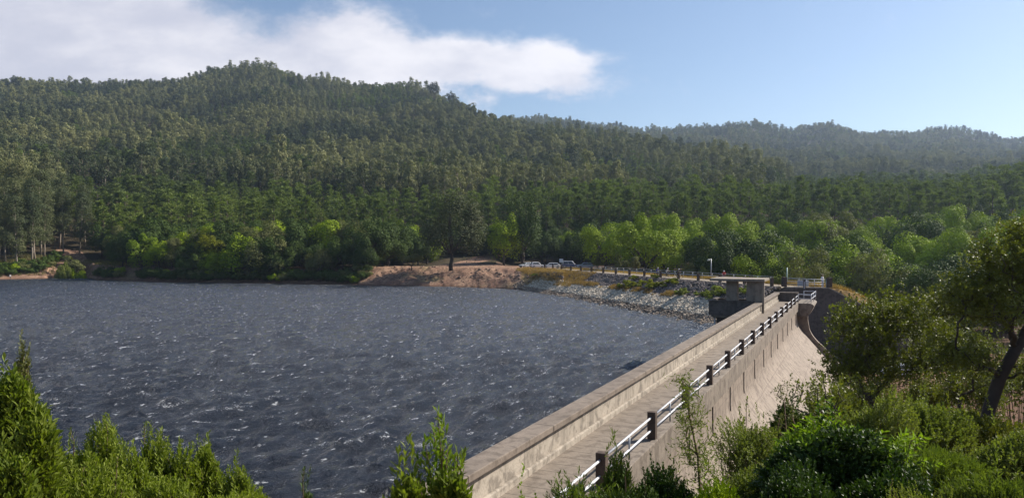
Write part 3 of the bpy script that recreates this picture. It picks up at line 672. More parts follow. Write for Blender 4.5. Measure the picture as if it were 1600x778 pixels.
# ---------------------------------------------------------------- foliage generators
def unit(a): return a / (np.linalg.norm(a, axis=-1, keepdims=True) + 1e-9)
def leaves(P, D, Nn, L, Wd, fold=.12, wide=.5):
    D = unit(D); S = unit(np.cross(D, Nn)); Nn = np.cross(S, D); L = np.asarray(L)[:, None]; Wd = np.asarray(Wd)[:, None]
    m = P + D * L * wide + Nn * L * fold
    V = np.stack([P, m + S * Wd / 2, P + D * L, m - S * Wd / 2], 1).reshape(-1, 3)
    return V, np.arange(4 * len(P)).reshape(-1, 4)
def sphere(g, n): return unit(g.normal(size=(n, 3)))
def clump_crown(g, Cn, Rad, per, L, Wd, outw=.7, bias=(0, 0, 0), core=None):
    """leaf tufts over the surface of each clump"""
    n = len(Cn) * per; c = np.repeat(Cn, per, 0); r = np.repeat(Rad, per, 0)
    d = sphere(g, n); d[:, 2] = np.where(g.random(n) < .65, np.abs(d[:, 2]), d[:, 2])
    P = c + d * r * (g.random((n, 1)) ** .22)
    whole = unit((P - np.array([0, 0, core])) * np.array([1, 1, 1.5])) if core is not None else unit(P * np.array([1, 1, 0]) + np.array([0, 0, .8]))
    Nn = unit(d * outw * .75 + whole * .6 + sphere(g, n) * (1 - outw) * 1.6 + 1e-3)
    T = unit(np.cross(Nn, sphere(g, n)) + np.array(bias) + d * .3)
    return leaves(P - T * L * .5, T, Nn, L * g.uniform(.6, 1.3, n), Wd * g.uniform(.6, 1.3, n))
def limb_path(g, a, b, n=5, wob=.12):
    t = np.linspace(0, 1, n)[:, None]; P = a + (b - a) * t; L = np.linalg.norm(b - a)
    P[1:-1] += g.normal(0, wob * L / n, (n - 2, 3)); P[:, 2] += np.sin(t[:, 0] * math.pi) * -.03 * L; return P

def t_broad(seed, h=10., w=5., lobes=16, per=230, ls=.42, flat=.8, base=.2):
    g = np.random.default_rng(seed); tr = MB()
    fork = np.array([0, 0, h * .22]); tr.tube(limb_path(g, np.zeros(3), fork, 4), np.linspace(.28, .2, 4) * h / 10, 7)
    d = sphere(g, lobes); d[:, 2] = np.abs(d[:, 2]) * 1.0 - base; d = unit(d)
    Cn = np.stack([d[:, 0] * w * .72, d[:, 1] * w * .72, h * .5 + d[:, 2] * h * .36 * flat], -1) * g.uniform(.85, 1.12, (lobes, 1))
    Rad = np.stack([g.uniform(.24, .40, lobes) * w] * 2 + [g.uniform(.15, .24, lobes) * h * flat], -1)
    Cn = np.vstack([Cn, [[0, 0, h * .5]]]); Rad = np.vstack([Rad, [[w * .6, w * .6, h * .3]]])
    for c in Cn[:9]: tr.tube(limb_path(g, fork, c * np.array([.9, .9, .95]), 5), np.linspace(.13, .04, 5) * h / 10, 5)
    V, Fc = clump_crown(g, Cn, Rad, per, ls, ls * .62, .9, core=h * .3)
    return tr, (V, Fc)
def t_euc(seed, h=20., w=2.6, per=36, ls=.95, low=.28, n=26, wdt=.36):
    g = np.random.default_rng(seed); tr = MB(); lean = g.normal(0, .02 * h, 2)
    top = np.array([lean[0], lean[1], h * .95]); tr.tube(limb_path(g, np.zeros(3), top, 6, .04), np.linspace(.24, .04, 6) * h / 20, 5)
    z = g.uniform(low, 1, n) ** .9; prof = np.sin(np.clip((z - low * .7) / (1.08 - low * .7), 0, 1) * math.pi) ** .6
    a = g.uniform(0, 6.28, n); r = w * prof * g.uniform(.25, .8, n)
    Cn = np.stack([r * np.cos(a) + lean[0] * z, r * np.sin(a) + lean[1] * z, z * h * .94], -1)
    Rad = np.stack([g.uniform(.28, .5, n) * w] * 2 + [g.uniform(.045, .09, n) * h], -1)
    for c in Cn[::4]: tr.tube(limb_path(g, np.array([lean[0] * c[2] / h, lean[1] * c[2] / h, c[2] * .78]), c, 3), (.07, .05, .02), 4)
    V, Fc = clump_crown(g, Cn, Rad, per, ls, ls * wdt, .88, (0, 0, -.9))
    return tr, (V, Fc)
def t_pine(seed, h=15., w=3.0, n=34, per=20, ls=1.0, low=.35):
    g = np.random.default_rng(seed); tr = MB(); lean = g.normal(0, .02 * h, 2)
    top = np.array([lean[0], lean[1], h * .93]); tr.tube(limb_path(g, np.zeros(3), top, 6, .04), np.linspace(.22, .04, 6) * h / 15, 6)
    z = g.uniform(low, .97, n); r = w * (1.02 - (z - low) / (1 - low)) ** .65 * g.uniform(.25, 1, n); a = np.arange(n) * 2.4 + g.normal(0, .3, n)
    Cn = np.stack([r * np.cos(a) + lean[0] * z, r * np.sin(a) + lean[1] * z, z * h], -1)
    for c in Cn[::3]: tr.tube(limb_path(g, np.array([lean[0] * c[2] / h, lean[1] * c[2] / h, c[2] - .12 * h * .5]), c, 3), (.06, .04, .02), 4)
    m = n * per; c = np.repeat(Cn, per, 0); d = sphere(g, m); d[:, 2] = np.abs(d[:, 2]) * .9 + .25; d = unit(d)
    out = np.repeat(unit(np.stack([np.cos(a), np.sin(a), 0 * a], -1)), per, 0)
    D = unit(d + out * .45); P = c + d * .12 * ls
    V, Fc = leaves(P + g.normal(0, .16, (m, 3)), D, unit(out * .6 + np.array([0, 0, .55]) + sphere(g, m) * .55), ls * g.uniform(.6, 1.25, m), ls * .30 * g.uniform(.6, 1.2, m), .05, .55)
    return tr, (V, Fc)
def t_shrub(seed, h=2.5, w=1.8, lobes=10, per=180, ls=.22):
    return t_broad(seed, h, w, lobes, per, ls, 1.1, .35)

def proto(name, gen, leaf, bark, label, cat, group=None, tname='tree'):
    tr, (V, Fc) = gen
    e = empty(name, (0, 0, 0), 0, label, cat, group)
    t = tr.build('trunk', M[bark], e, recalc=False); c = MB().add(V, Fc).build('crown', M[leaf], e, recalc=False)
    return e
def copy_thing(src, loc, rz, scl, label=None, group=None, name=None, leaf=None):
    e = src.copy(); C.objects.link(e); e.location = loc; e.rotation_euler = (0, 0, rz); e.scale = scl if hasattr(scl, '__len__') else (scl,) * 3
    if name: e.name = name
    if label: e['label'] = label
    if group: e['group'] = group
    elif 'group' in e.keys(): del e['group']
    for ch in src.children:
        c = ch.copy(); C.objects.link(c); c.parent = e
        if leaf and ch.name.startswith('crown'):
            c.material_slots[0].link = 'OBJECT'; c.material_slots[0].material = M[leaf]
    return e
class Kind:
    """a few grown shapes; the first use of each moves the original, the next ones are copies"""
    def __init__(s, name, gens, leaf, bark, label, cat, group): s.a = (name, leaf, bark, label, cat, group); s.g = gens; s.p = [None] * len(gens); s.used = [False] * len(gens)
    def put(s, i, loc, rz, scl, label=None, group='*', leaf=None):
        i %= len(s.g); name, lf, bk, lab, cat, grp = s.a
        if group == '*': group = grp
        if s.p[i] is None:
            s.p[i] = proto(name, s.g[i], leaf or lf, bk, label or lab, cat, group); e = s.p[i]
            e.location = loc; e.rotation_euler = (0, 0, rz); e.scale = scl if hasattr(scl, '__len__') else (scl,) * 3
            s.base = lf; return e
        e = copy_thing(s.p[i], loc, rz, scl, label or lab, group, None, leaf or lf); e['category'] = cat
        return e

euc = Kind('eucalyptus_tree', [t_euc(100 + i, 20, 2.7 + .3 * (i % 3)) for i in range(5)], 'eucl', 'palebark', 'slender grey-green eucalyptus in the lower rows of the hillside plantation', 'tree', 'eucalyptus trees on the lower plantation slope')
eucb = Kind('eucalyptus_tree', [t_euc(150 + i, 26, 4.6, 110, .62, .22, 48, .34) for i in range(3)], 'eucl', 'palebark', 'tall loose eucalyptus at the left shore', 'tree', 'tall eucalyptus trees at the left shore')
pine = Kind('pine_tree', [t_pine(200 + i, 15, 2.9 + .35 * (i % 3), 44, 26, .85) for i in range(5)], 'pinel', 'bark', 'dark green pine in the wood between the shore trees and the plantation', 'tree', 'pines in the wood behind the shore')
broad = Kind('broadleaf_tree', [t_broad(300 + i, 10, 4.5 + .4 * (i % 3), 19, 520, .32, 1.05, .5) for i in range(6)], 'broadl', 'darkbark', 'rounded green broadleaf tree in the belt below the pine wood', 'tree', 'broadleaf trees of the belt')

def jitter(x0, x1, y0, y1, sp, seed):
    g = np.random.default_rng(seed); X, Y = np.meshgrid(np.arange(x0, x1, sp), np.arange(y0, y1, sp))
    X = X + g.uniform(-.45, .45, X.shape) * sp; Y = Y + g.uniform(-.45, .45, Y.shape) * sp; return X.ravel(), Y.ravel()
def PXY(X, Y): return 800 + F * X / Y

# --- forest beyond: eucalyptus plantation, pine wood, mixed far woods
X, Y = jitter(-1250, 1500, 262, 2350, 7.9, 41)
PX = PXY(X, Y); keep = (PX > -130) & (PX < 1730); X, Y, PX = X[keep], Y[keep], PX[keep]
g = np.random.default_rng(42)
bnd = 405 + 45 * fbm(X * .011, Y * .011, 3) - 60 * sst(PX, 60, 0) - 40 * sst(PX, 900, 700) * sst(PX, 500, 700) + 400 * sst(PX, 1180, 1300)   # pines -> eucalyptus
mixd = fbm(X * .012 + 40, Y * .012, 3)
isp = (Y < bnd) & (PX > 95) | ((Y < 620) & (PX > 1300))
dens = g.random(len(X)) < np.clip(np.interp(Y, [260, 1200, 1201, 2350], [1, .9, .55, .45]), 0, 1)
behind = (PX < 740) & (Y > 1230)
ok = dens & ~behind & ~((PX >= 740) & (PX < 1180) & (Y > 1000) & (Y < 1250))
X, Y, PX, isp, mixd = X[ok], Y[ok], PX[ok], isp[ok], mixd[ok]; Z = H(X, Y, False)
clear = ~((PX < 130) & (Y < 300)) & ~((PX > 690) & (PX < 790) & (Y < 272))
X, Y, Z, PX, isp, mixd = [q[clear] for q in (X, Y, Z, PX, isp, mixd)]
inview = (PX > -5) & (PX < 1605)
def split(idx, nmax):
    iv = idx[inview[idx]]; o = iv[np.argsort(Y[iv])][:nmax]; return o, np.setdiff1d(idx, o)
pi, prest = split(np.where(isp)[0], 300); ei, erest = split(np.where(~isp & (Y < 1250))[0], 298)
frest = np.where(~isp & (Y >= 1250))[0]
for q, i in enumerate(pi):
    s_ = np.clip(g.normal(1.02, .14), .7, 1.35); pine.put(q, (X[i], Y[i], Z[i] - .2), g.uniform(0, 6.28), (s_ * 1.25, s_ * 1.25, s_ * 1.1))
for q, i in enumerate(ei):
    s_ = np.clip(g.normal(.98, .12), .7, 1.3); euc.put(q, (X[i], Y[i], Z[i] - .2), g.uniform(0, 6.28), (s_ * 1.25, s_ * 1.25, s_ * 1.15))
def instancer(name, idx, sources, label, smin, smax, wide=1.):
    gg = np.random.default_rng(len(idx)); me = bpy.data.meshes.new(name); n = len(idx)
    me.vertices.add(n); me.vertices.foreach_set('co', np.stack([X[idx], Y[idx], Z[idx] - .3], -1).astype(np.float32).ravel())
    s_ = gg.uniform(smin, smax, n) * (1 + .45 * fbm(X[idx] * .022, Y[idx] * .022, 2))
    for nm, typ, arr in (('rz', 'FLOAT', gg.uniform(0, 6.28, n)), ('sc', 'FLOAT', s_), ('wd', 'FLOAT', s_ * wide * gg.uniform(.9, 1.15, n)), ('ix', 'INT', gg.integers(0, len(sources), n))):
        a = me.attributes.new(nm, typ, 'POINT'); a.data.foreach_set('value', arr.astype(np.float32 if typ == 'FLOAT' else np.int32))
    o = tag(link(bpy.data.objects.new(name, me)), label, 'forest', kind='stuff')
    ng = bpy.data.node_groups.new(name, 'GeometryNodeTree')
    ng.interface.new_socket('Geometry', in_out='INPUT', socket_type='NodeSocketGeometry'); ng.interface.new_socket('Geometry', in_out='OUTPUT', socket_type='NodeSocketGeometry')
    gi = ng.nodes.new('NodeGroupInput'); go = ng.nodes.new('NodeGroupOutput')
    iop = ng.nodes.new('GeometryNodeInstanceOnPoints'); jn = ng.nodes.new('GeometryNodeJoinGeometry')
    for s in reversed(sources):
        oi = ng.nodes.new('GeometryNodeObjectInfo'); oi.inputs['Object'].default_value = s; oi.inputs['As Instance'].default_value = True; ng.links.new(oi.outputs['Geometry'], jn.inputs[0])
    def na(nm, t):
        a = ng.nodes.new('GeometryNodeInputNamedAttribute'); a.data_type = t; a.inputs[0].default_value = nm; return a.outputs[0]
    ng.links.new(gi.outputs[0], iop.inputs['Points']); ng.links.new(jn.outputs[0], iop.inputs['Instance']); iop.inputs['Pick Instance'].default_value = True
    ng.links.new(na('ix', 'INT'), iop.inputs['Instance Index'])
    cr = ng.nodes.new('ShaderNodeCombineXYZ'); ng.links.new(na('rz', 'FLOAT'), cr.inputs[2]); ng.links.new(cr.outputs[0], iop.inputs['Rotation'])
    cs = ng.nodes.new('ShaderNodeCombineXYZ'); w_ = na('wd', 'FLOAT'); ng.links.new(w_, cs.inputs[0]); ng.links.new(w_, cs.inputs[1]); ng.links.new(na('sc', 'FLOAT'), cs.inputs[2]); ng.links.new(cs.outputs[0], iop.inputs['Scale'])
    ng.links.new(iop.outputs[0], go.inputs[0])
    md = o.modifiers.new('forest', 'NODES'); md.node_group = ng
    return o
crown = lambda e: [c for c in e.children if c.name.startswith('crown')][0]
ec = [crown(p) for p in euc.p]; pc = [crown(p) for p in pine.p]
hill = ~isp & (Y < 1250); gapn = fbm(X * .03 + 11, Y * .03 + 5, 3)
erest = erest[gapn[erest] > -.62]; swap = erest[mixd[erest] > .16]; erest = erest[mixd[erest] <= .16]
instancer('mixed_hill_forest', swap, pc + ec[:1], 'darker pine patches mixed into the eucalyptus hillside', .85, 1.45, 1.1)
instancer('pine_forest', prest, pc, 'pine wood filling the slope behind the nearer pines', .75, 1.3, 1.2)
instancer('eucalyptus_forest', erest, ec, 'dense eucalyptus plantation covering the big hill to its ridge', .75, 1.35, 1.15)
instancer('far_forest', frest, ec + pc, 'hazy woods over the distant ridges at the right', .6, 1.1, 1.5)

# --- skyline trees that stand out
for q, (px, py, Yd, s_) in enumerate([(678, 127, 1035, 1.2), (705, 143, 1020, .95)]):
    x, y, z = at(px, py, Yd); zz = float(H(x, y, False)); hh_ = z - zz
    k_ = Kind('umbrella_tree', [t_broad(880 + q, 20, 9, 14, 90, 1.1, .55, -.3)], 'cypl', 'darkbark', '', 'tree', None)
    k_.put(0, (x, y, zz - .5), 0, (s_, s_, max(.8, hh_ / 17)), ['flat-topped lone tree standing highest on the right shoulder of the big hill', 'smaller flat-topped tree just right of the lone ridge tree'][q], None)

# --- big eucalyptus stand at the left shore
g = np.random.default_rng(52); X2, Y2 = jitter(-225, -128, 240, 300, 6.8, 53); P2 = PXY(X2, Y2); q = 0
for x, y, p_ in zip(X2, Y2, P2):
    if p_ < -30 or p_ > 135 - (y < 262) * 35 or y - shoreY(p_) < 9: continue
    s_ = np.clip(g.normal(.95, .1), .7, 1.2) * (1.0 if p_ < 95 else .85)
    eucb.put(q, (x, y, float(H(x, y)) - .2), g.uniform(0, 6.28), (s_, s_, s_)); q += 1

# --- the broadleaf belt
def belt():
    g = np.random.default_rng(61); q = 0
    # left shore
    X3, Y3 = jitter(-160, -8, 200, 268, 7.4, 62)
    for x, y in zip(X3, Y3):
        p_ = PXY(x, y); d = y - shoreY(p_)
        if p_ < 128 or p_ > 640 or d < 5 or (p_ < 190 and d < 12) or (p_ > 585 and d < 22): continue
        if y > 236 and g.random() < .25: continue
        s_ = g.uniform(.85, 1.15) * (1.12 if d > 14 else .85); lf = ['broadl', 'broadd', 'broadd', 'broadd', 'olivel'][int(g.integers(0, 5))]
        broad.put(q, (x, y, float(H(x, y)) - .5), g.uniform(0, 6.28), (s_ * 1.2, s_ * 1.2, s_ * 1.2), 'rounded green broadleaf tree along the left shore below the pines', 'broadleaf trees along the left shore', lf); q += 1
    # behind the car park
    X3, Y3 = jitter(-35, 45, 222, 268, 7.5, 63)
    for x, y in zip(X3, Y3):
        p_ = PXY(x, y)
        if p_ < 650 or p_ > 950 or (y < 250 and 672 < p_ < 775) or (y < 240 and 775 <= p_): continue
        s_ = g.uniform(.9, 1.3); broad.put(q, (x, y, float(H(x, y)) - .5), g.uniform(0, 6.28), s_, 'dark rounded tree close behind the car park', 'dark trees behind the car park', 'broadd' if g.random() < .7 else 'broadl'); q += 1
    # valley right of the road
    X3, Y3 = jitter(16, 230, 112, 268, 9.9, 64)
    for x, y in zip(X3, Y3):
        p_ = PXY(x, y); t, v = road_tv(x, y)
        if p_ > 1650 or v < 17 or p_ < 925: continue
        dist = y
        s_ = g.uniform(.8, 1.35); lf = 'broadl' if g.random() < (.72 if y > 175 else .45) else ('broadd' if g.random() < .8 else 'olivel')
        if y < 215 and t > 0: s_ *= 1.08
        broad.put(q, (x, y, float(H(x, y)) - .5), g.uniform(0, 6.28), (s_ * 1.05, s_ * 1.05, s_ * 1.02 + .1), 'rounded green broadleaf tree in the valley wood right of the crest road', 'broadleaf trees of the valley wood', lf); q += 1
    return q
NB = belt()
kd = Kind('shore_shrub', [t_shrub(1500 + i, 3.0, 2.3, 11, 170, .26) for i in range(4)], 'broadd', 'twig', 'low dark leafy shrub at the foot of the trees along the left shore', 'shrub', 'low shrubs along the left shore')
_gs = np.random.default_rng(77); _q = 0
for _px in np.arange(-20, 575, 6.5):
    if 92 < _px < 150 or 190 < _px < 215: continue
    for _row in range(2):
        _p = _px + _gs.uniform(-3, 3); _Y = float(shoreY(_p)) + (7.5 if _p < 92 else 4.2) + _row * 3 + _gs.uniform(-.8, 1.2); _x = (_p - 800) / F * _Y
        _s = _gs.uniform(.6, 1.15); kd.put(_q, (_x, _Y, float(H(_x, _Y)) - .2), _gs.uniform(0, 6.28), (_s, _s, _s), None, '*', ['broadd', 'olivel', 'broadd', 'broadl'][int(_gs.integers(0, 4))] if _gs.random() < .6 else 'broadd'); _q += 1

# --- single trees near the shore
def single(px, pbase, ptop, Yd, gen, name, leaf, bark, label, hgen, cat='tree', wscale=1.):
    x, y, _ = at(px, pbase, Yd); z = float(H(x, y)); top = CZ - (ptop - HZ) / F * Yd; s_ = max(.3, (top - z) / hgen)
    k_ = Kind(name, [gen], leaf, bark, label, cat, None); return k_.put(0, (x, y, z - .1), 0, (s_ * wscale, s_ * wscale, s_), label, None)
single(705, 417, 303, 197, t_broad(901, 18, 7.4, 34, 330, .45, 1.05, .55), 'cypress_tree', 'cypl', 'darkbark', 'big dark spreading tree with a leaning trunk beside the dirt path on the bank', 17)
single(643, 419, 392, 200, t_broad(902, 4.6, 2.6, 9, 160, .3, .6, -.1), 'small_tree', 'olivel', 'darkbark', 'small olive-grey tree on a thin trunk alone on the bank', 4.2)
single(787, 415, 342, 222, t_broad(903, 12, 4.6, 20, 300, .4, 1.2, .5), 'broadleaf_tree', 'broadl', 'bark', 'sunlit bright green tree just left of the parked cars', 10.8, wscale=.95)
single(817, 414, 322, 226, t_broad(904, 15, 4.4, 22, 300, .42, 1.2, .5), 'broadleaf_tree', 'broadd', 'darkbark', 'tall deep green tree directly behind the leftmost parked car', 13.5)
single(326, 412, 362, 218, t_broad(905, 9, 3.2, 12, 260, .36, 1., .3), 'broadleaf_tree', 'yellowl', 'darkbark', 'yellow-green tree shining among the left shore trees', 8.3)
single(372, 420, 376, 210, t_broad(906, 8, 3.6, 14, 280, .36, 1.1, .4), 'broadleaf_tree', 'broadl', 'darkbark', 'low bright green tree at the water below the yellow-green one', 7.3)
single(420, 420, 374, 208, t_broad(907, 8, 4.4, 16, 300, .34, 1., .4), 'broadleaf_tree', 'olivel', 'darkbark', 'wide olive-brown crowned tree overhanging the left shore', 7.3)
single(222, 428, 372, 222, t_broad(908, 8, 3.0, 12, 240, .36, 1., .3), 'broadleaf_tree', 'shootl', 'darkbark', 'small vivid green tree at the left end of the shore belt', 7.3)
single(113, 424, 398, 246, t_broad(909, 5, 2.4, 10, 180, .3, .7, 0), 'small_tree', 'olivel', 'darkbark', 'small round tree by the sandy inlet', 4.6)
single(945, 420, 378, 205, t_broad(910, 9, 4.2, 18, 300, .36, 1.1, .5), 'cypress_tree', 'cypl', 'darkbark', 'grey-green drooping tree right of the silver-blue car', 8.2)
for (px, pt, Yd, w, h_, lf, lab) in [(934, 403, 196, 1.7, 2.6, 'olivel', 'olive shrub just right of the silver-blue car'), (972, 402, 172, 1.9, 2.8, 'olivel', 'rounded olive shrub behind the crest road railing left of the cyclists'),
        (990, 404, 165, 1.5, 2.5, 'olivel', 'olive shrub touching the rounded one left of the cyclists'), (1078, 411, 140, 1.7, 2.4, 'olivel', 'spreading yellow-olive shrub left of the lamp post'), (1098, 420, 136, 1.2, 1.9, 'smalll', 'low pale shrub at the foot of the lamp post'),
        (1208, 402, 122, 2.0, 4.2, 'broadd', 'blue-green bushy tree behind the far roadside railing'), (1263, 405, 112, 2.9, 4.4, 'olivel', 'wide dome-shaped bush behind the standing walker'), (1217, 431, 99, .8, 1.3, 'smalll', 'small round bush beside the last crest fence post'),
        (98, 414, 232, 2.6, 2.6, 'smalll', 'pale green shrub on the left shore beside the beach'), (118, 420, 236, 3.0, 2.0, 'broadl', 'low bright green shrub over the inlet'), (838, 436, 174, 1.4, 1.1, 'limel', 'yellow-green bush at the water where the stones begin')]:
    x, y, _ = at(px, 0, Yd); z = float(H(x, y)); top = CZ - (pt - HZ) / F * Yd
    k_ = Kind('shrub', [t_shrub(int(px), h_, w, 11, 190, .24)], lf, 'twig', lab, 'shrub', None); k_.put(0, (x, y, z - .1), 0, (1, 1, max(.5, (top - z) / (h_ * .92))), lab, None)
for q, (t0, t1, v0, v1, n, lab) in enumerate([(24, 41, -4.6, -1.6, 26, 'low yellow-green bush on the dark stone slope left of the intake tower'), (4, 19, -5.2, -2.4, 24, 'low yellow-green bush on the slope seen through the intake tower')]):
    kd = Kind('slope_bush', [t_shrub(1300 + q * 10 + i, .95, .8, 7, 90, .16) for i in range(3)], 'yellowl' if q == 0 else 'limel', 'twig', lab, 'bush', lab.replace('low', 'low').replace('bush', 'bushes'))
    gg = np.random.default_rng(70 + q)
    for i in range(n):
        t = gg.uniform(t0, t1); v = (v0 + v1) / 2 + gg.normal(0, .28) * (v1 - v0) - (t - (t0 + t1) / 2) * .07; x, y = road_xy(t, v); kd.put(i, (x, y, float(H(x, y)) - .05), gg.uniform(0, 6.28), gg.uniform(.7, 1.2), lab)

# ---------------------------------------------------------------- near plants
def grow(g, trunk, tips, step=.35, droop=0., r0=.012, pw=.45):
    Nd = [np.array(p, float) for p in trunk]; par = [-1] + list(range(len(trunk) - 1)); depth = np.arange(len(trunk)) * .0
    plen = [0.]
    for a, b in zip(trunk[:-1], trunk[1:]): plen.append(plen[-1] + float(np.linalg.norm(np.array(b) - np.array(a))))
    ref = np.array(trunk[min(2, len(trunk) - 1)], float); tips = sorted(tips, key=lambda q: float(np.linalg.norm(q - ref))); ends = []
    for tp in tips:
        A = np.array(Nd[1:]); d = np.linalg.norm(A - tp, axis=1); pl = np.array(plen[1:]); cost = d + .22 * pl + 1.2 * np.maximum(0, A[:, 2] - tp[2])
        i = int(np.argmin(cost)) + 1; n = max(1, int(math.ceil(d[i - 1] / step))); a = Nd[i]; prev = i
        for k in range(1, n + 1):
            f = k / n; p = a + (tp - a) * f + (g.normal(0, .10 * step, 3) if k < n else 0); p = p + np.array([0, 0, -.10 * d[i - 1] * math.sin(math.pi * f)])
            Nd.append(p); par.append(prev); plen.append(plen[prev] + d[i - 1] / n); prev = len(Nd) - 1
        ends.append(prev)
    cnt = np.zeros(len(Nd))
    for e in ends:
        while e != -1: cnt[e] += 1; e = par[e]
    rad = r0 * np.maximum(cnt, 1) ** pw; mb = MB()
    ch = {}
    for i, p in enumerate(par):
        if p >= 0: ch.setdefault(p, []).append(i)
    done = set(); start = [(0, None)]
    while start:                                   # walk out each limb as one tube
        i, p = start.pop(); path = ([p] if p is not None else []) + [i]
        while ch.get(i):
            c = sorted(ch[i], key=lambda q: -cnt[q]); start += [(q, i) for q in c[1:]]; i = c[0]; path.append(i)
        if len(path) > 1:
            rr = rad[path].copy()
            if p is not None: rr[0] = rr[1]
            mb.tube(np.array([Nd[q] for q in path]), rr, 8 if rr.max() > .05 else 4, cap=False)
    axes = [unit(Nd[e] - Nd[par[e]]) for e in ends]
    return mb, np.array([Nd[e] for e in ends]), np.array(axes)
def shoot_leaves(g, T, A, sl, per, L, Wd, open_=.75, tipn=.35, fold=.06, droop=0., wide=.5, jit=.18):
    """leaves set spirally on a shoot that ends at T along axis A"""
    n = len(T); t = np.tile(np.linspace(0, 1, per), n); T = np.repeat(T, per, 0); A = np.repeat(unit(A), per, 0)
    ref = np.where(np.abs(A[:, 2:3]) > .9, np.array([[1., 0, 0]]), np.array([[0, 0, 1.]])); S = unit(np.cross(A, ref)); B = np.cross(A, S)
    az = np.tile(np.arange(per) * 2.4, n) + np.repeat(g.uniform(0, 6.28, n), per)
    rad = S * np.cos(az)[:, None] + B * np.sin(az)[:, None]
    o = (open_ * (1 - t) + tipn * t)[:, None]
    D = unit(A * (1 - o * .6) + rad * o + g.normal(0, jit, (n * per, 3)) + np.array([0, 0, -droop]))
    P = T - A * (sl * (1 - t))[:, None]
    k = n * per; return leaves(P, D, unit(A - D * (A * D).sum(1, keepdims=True) + g.normal(0, .25, (k, 3))), L * g.uniform(.7, 1.2, k) * (1 - .25 * t), Wd * g.uniform(.75, 1.2, k), fold, wide)
def bush_geo(seed, rx, ry, h, n, sl, per, L, Wd, up=.5, open_=.75, tipn=.35, droop=0., leaders=6, wide=.5, lump=.22, cz=.70, inner=.5):
    g = np.random.default_rng(seed); d = sphere(g, n); d[:, 2] = np.where(d[:, 2] < -.35, -d[:, 2], d[:, 2])
    lobes = sphere(g, 12); am = g.uniform(.3, 1, 12); f = 1 + lump * ((np.clip(d @ lobes.T, 0, 1) ** 8) * am).sum(1) - lump * .6
    rho = np.where(g.random(n) < inner, g.uniform(.45, .95, n), g.uniform(.9, 1.06, n)) * f
    R3 = np.where(d[:, 2:3] > 0, np.array([[rx, ry, h * (1 - cz)]]), np.array([[rx, ry, h * cz]]))
    T = d * R3 * rho[:, None] + np.array([0, 0, h * cz]); A = unit(d * (1 - up) + np.array([0, 0, up]) + g.normal(0, .2, (n, 3)))
    if leaders:
        a = g.uniform(0, 6.28, leaders); q = g.uniform(0, .75, leaders)
        LT = np.stack([np.cos(a) * rx * q, np.sin(a) * ry * q, h * (cz + (1 - cz) * np.sqrt(1 - q * q)) + g.uniform(.3, 1.1, leaders) * sl], -1)
        T = np.vstack([T, LT]); A = np.vstack([A, unit(np.stack([g.normal(0, .15, leaders), g.normal(0, .15, leaders), np.ones(leaders)], -1))])
    V, Fc = shoot_leaves(g, T, A, sl, per, L, Wd, open_, tipn, .06, droop, wide)
    st = MB(); sel = g.permutation(len(T))[:min(len(T), 46)]
    for i in sel:
        e = T[i]; b = np.array([e[0] * .12, e[1] * .12, 0]); m = b * .35 + e * .65 - np.array([0, 0, .08 * h]); st.tube([b, (b + m) / 2 + g.normal(0, .02, 3), m, e - A[i] * sl * .5, e], [.016, .013, .009, .005, .003], 5, cap=False)
    for i in sel[:0]: pass
    return st, (V, Fc)
def bush(seed, px, ptop, Y, hw, leaf, label, name='bush', cat='bush', n=260, sl=.34, per=16, L=.085, Wd=.018, depth=.8, hmin=.8, **kw):
    n = int(n * 2.0); Wd *= 1.4; L *= 1.1; hw *= 1.12; kw['leaders'] = min(kw.get('leaders', 3), 3); kw['up'] = kw.get('up', .5) * .72; kw['lump'] = .42
    x, y, top = at(px, ptop, Y); z = float(H(x, y)) - .05; rx = hw / F * Y; h = max(hmin, top - z)
    e = empty(name, (x, y, z), 0, label, cat)
    st, (V, Fc) = bush_geo(seed, rx, rx * depth, h, n, sl, per, L, Wd, **kw)
    st.build('stems', M['twig'], e, recalc=False); MB().add(V, Fc).build('foliage', M[leaf], e, recalc=False); return e
ac = dict(sl=.36, per=17, L=.10, Wd=.021, up=.72, open_=.62, tipn=.35, wide=.62)
bush(1, 10, 592, 7.6, 54, 'acacia', 'tall leafy shrub filling the lower left corner of the view', 'shrub', 'shrub', n=560, **ac)
bush(2, 46, 655, 7.0, 38, 'acacia', 'bright green shrub leaning right of the tall one at the left edge', 'shrub', 'shrub', n=480, **ac)
bush(3, 34, 543, 7.9, 16, 'olivel', 'thin pale leader shoots topping the tall corner shrub', 'shrub', 'shrub', n=90, **dict(ac, sl=.25, L=.05, Wd=.016))
bush(4, 0, 715, 5.6, 62, 'acacia', 'nearest broad green shrub at the bottom left edge', 'shrub', 'shrub', n=520, **dict(ac, L=.085, Wd=.017))
lab = ['first low green bush right of the corner shrub', 'pointed green bush second in the row along the left foreground', 'wide low green bush third in the left foreground row', 'bush with a thin pale spike in the left foreground row', 'rounded low bush fifth in the left foreground row',
       'small pointed bush near the end of the left foreground row', 'last low bush ending the left foreground row', 'dark small leafy sprig alone at the bottom edge', 'dense low bush in front of the row at the bottom left', 'dense low bush at the bottom edge under the spiked one', 'low leafy bush at the bottom edge near the row end']
for q, (px, pt, Yd, hw) in enumerate([(118, 690, 8.6, 50), (165, 684, 8.8, 48), (205, 702, 8.2, 60), (234, 678, 9.0, 42), (282, 704, 9.0, 52), (318, 694, 9.2, 34), (372, 728, 9.0, 46), (482, 742, 8.0, 22), (150, 735, 7.4, 90), (255, 738, 7.4, 80), (340, 752, 7.8, 75)]):
    bush(20 + q, px, pt + 8, Yd, hw * .85, 'broadd' if q == 7 else 'acacia', lab[q], n=330 if hw > 30 else 90, **dict(ac, L=.062, Wd=.014, sl=.26, per=18))
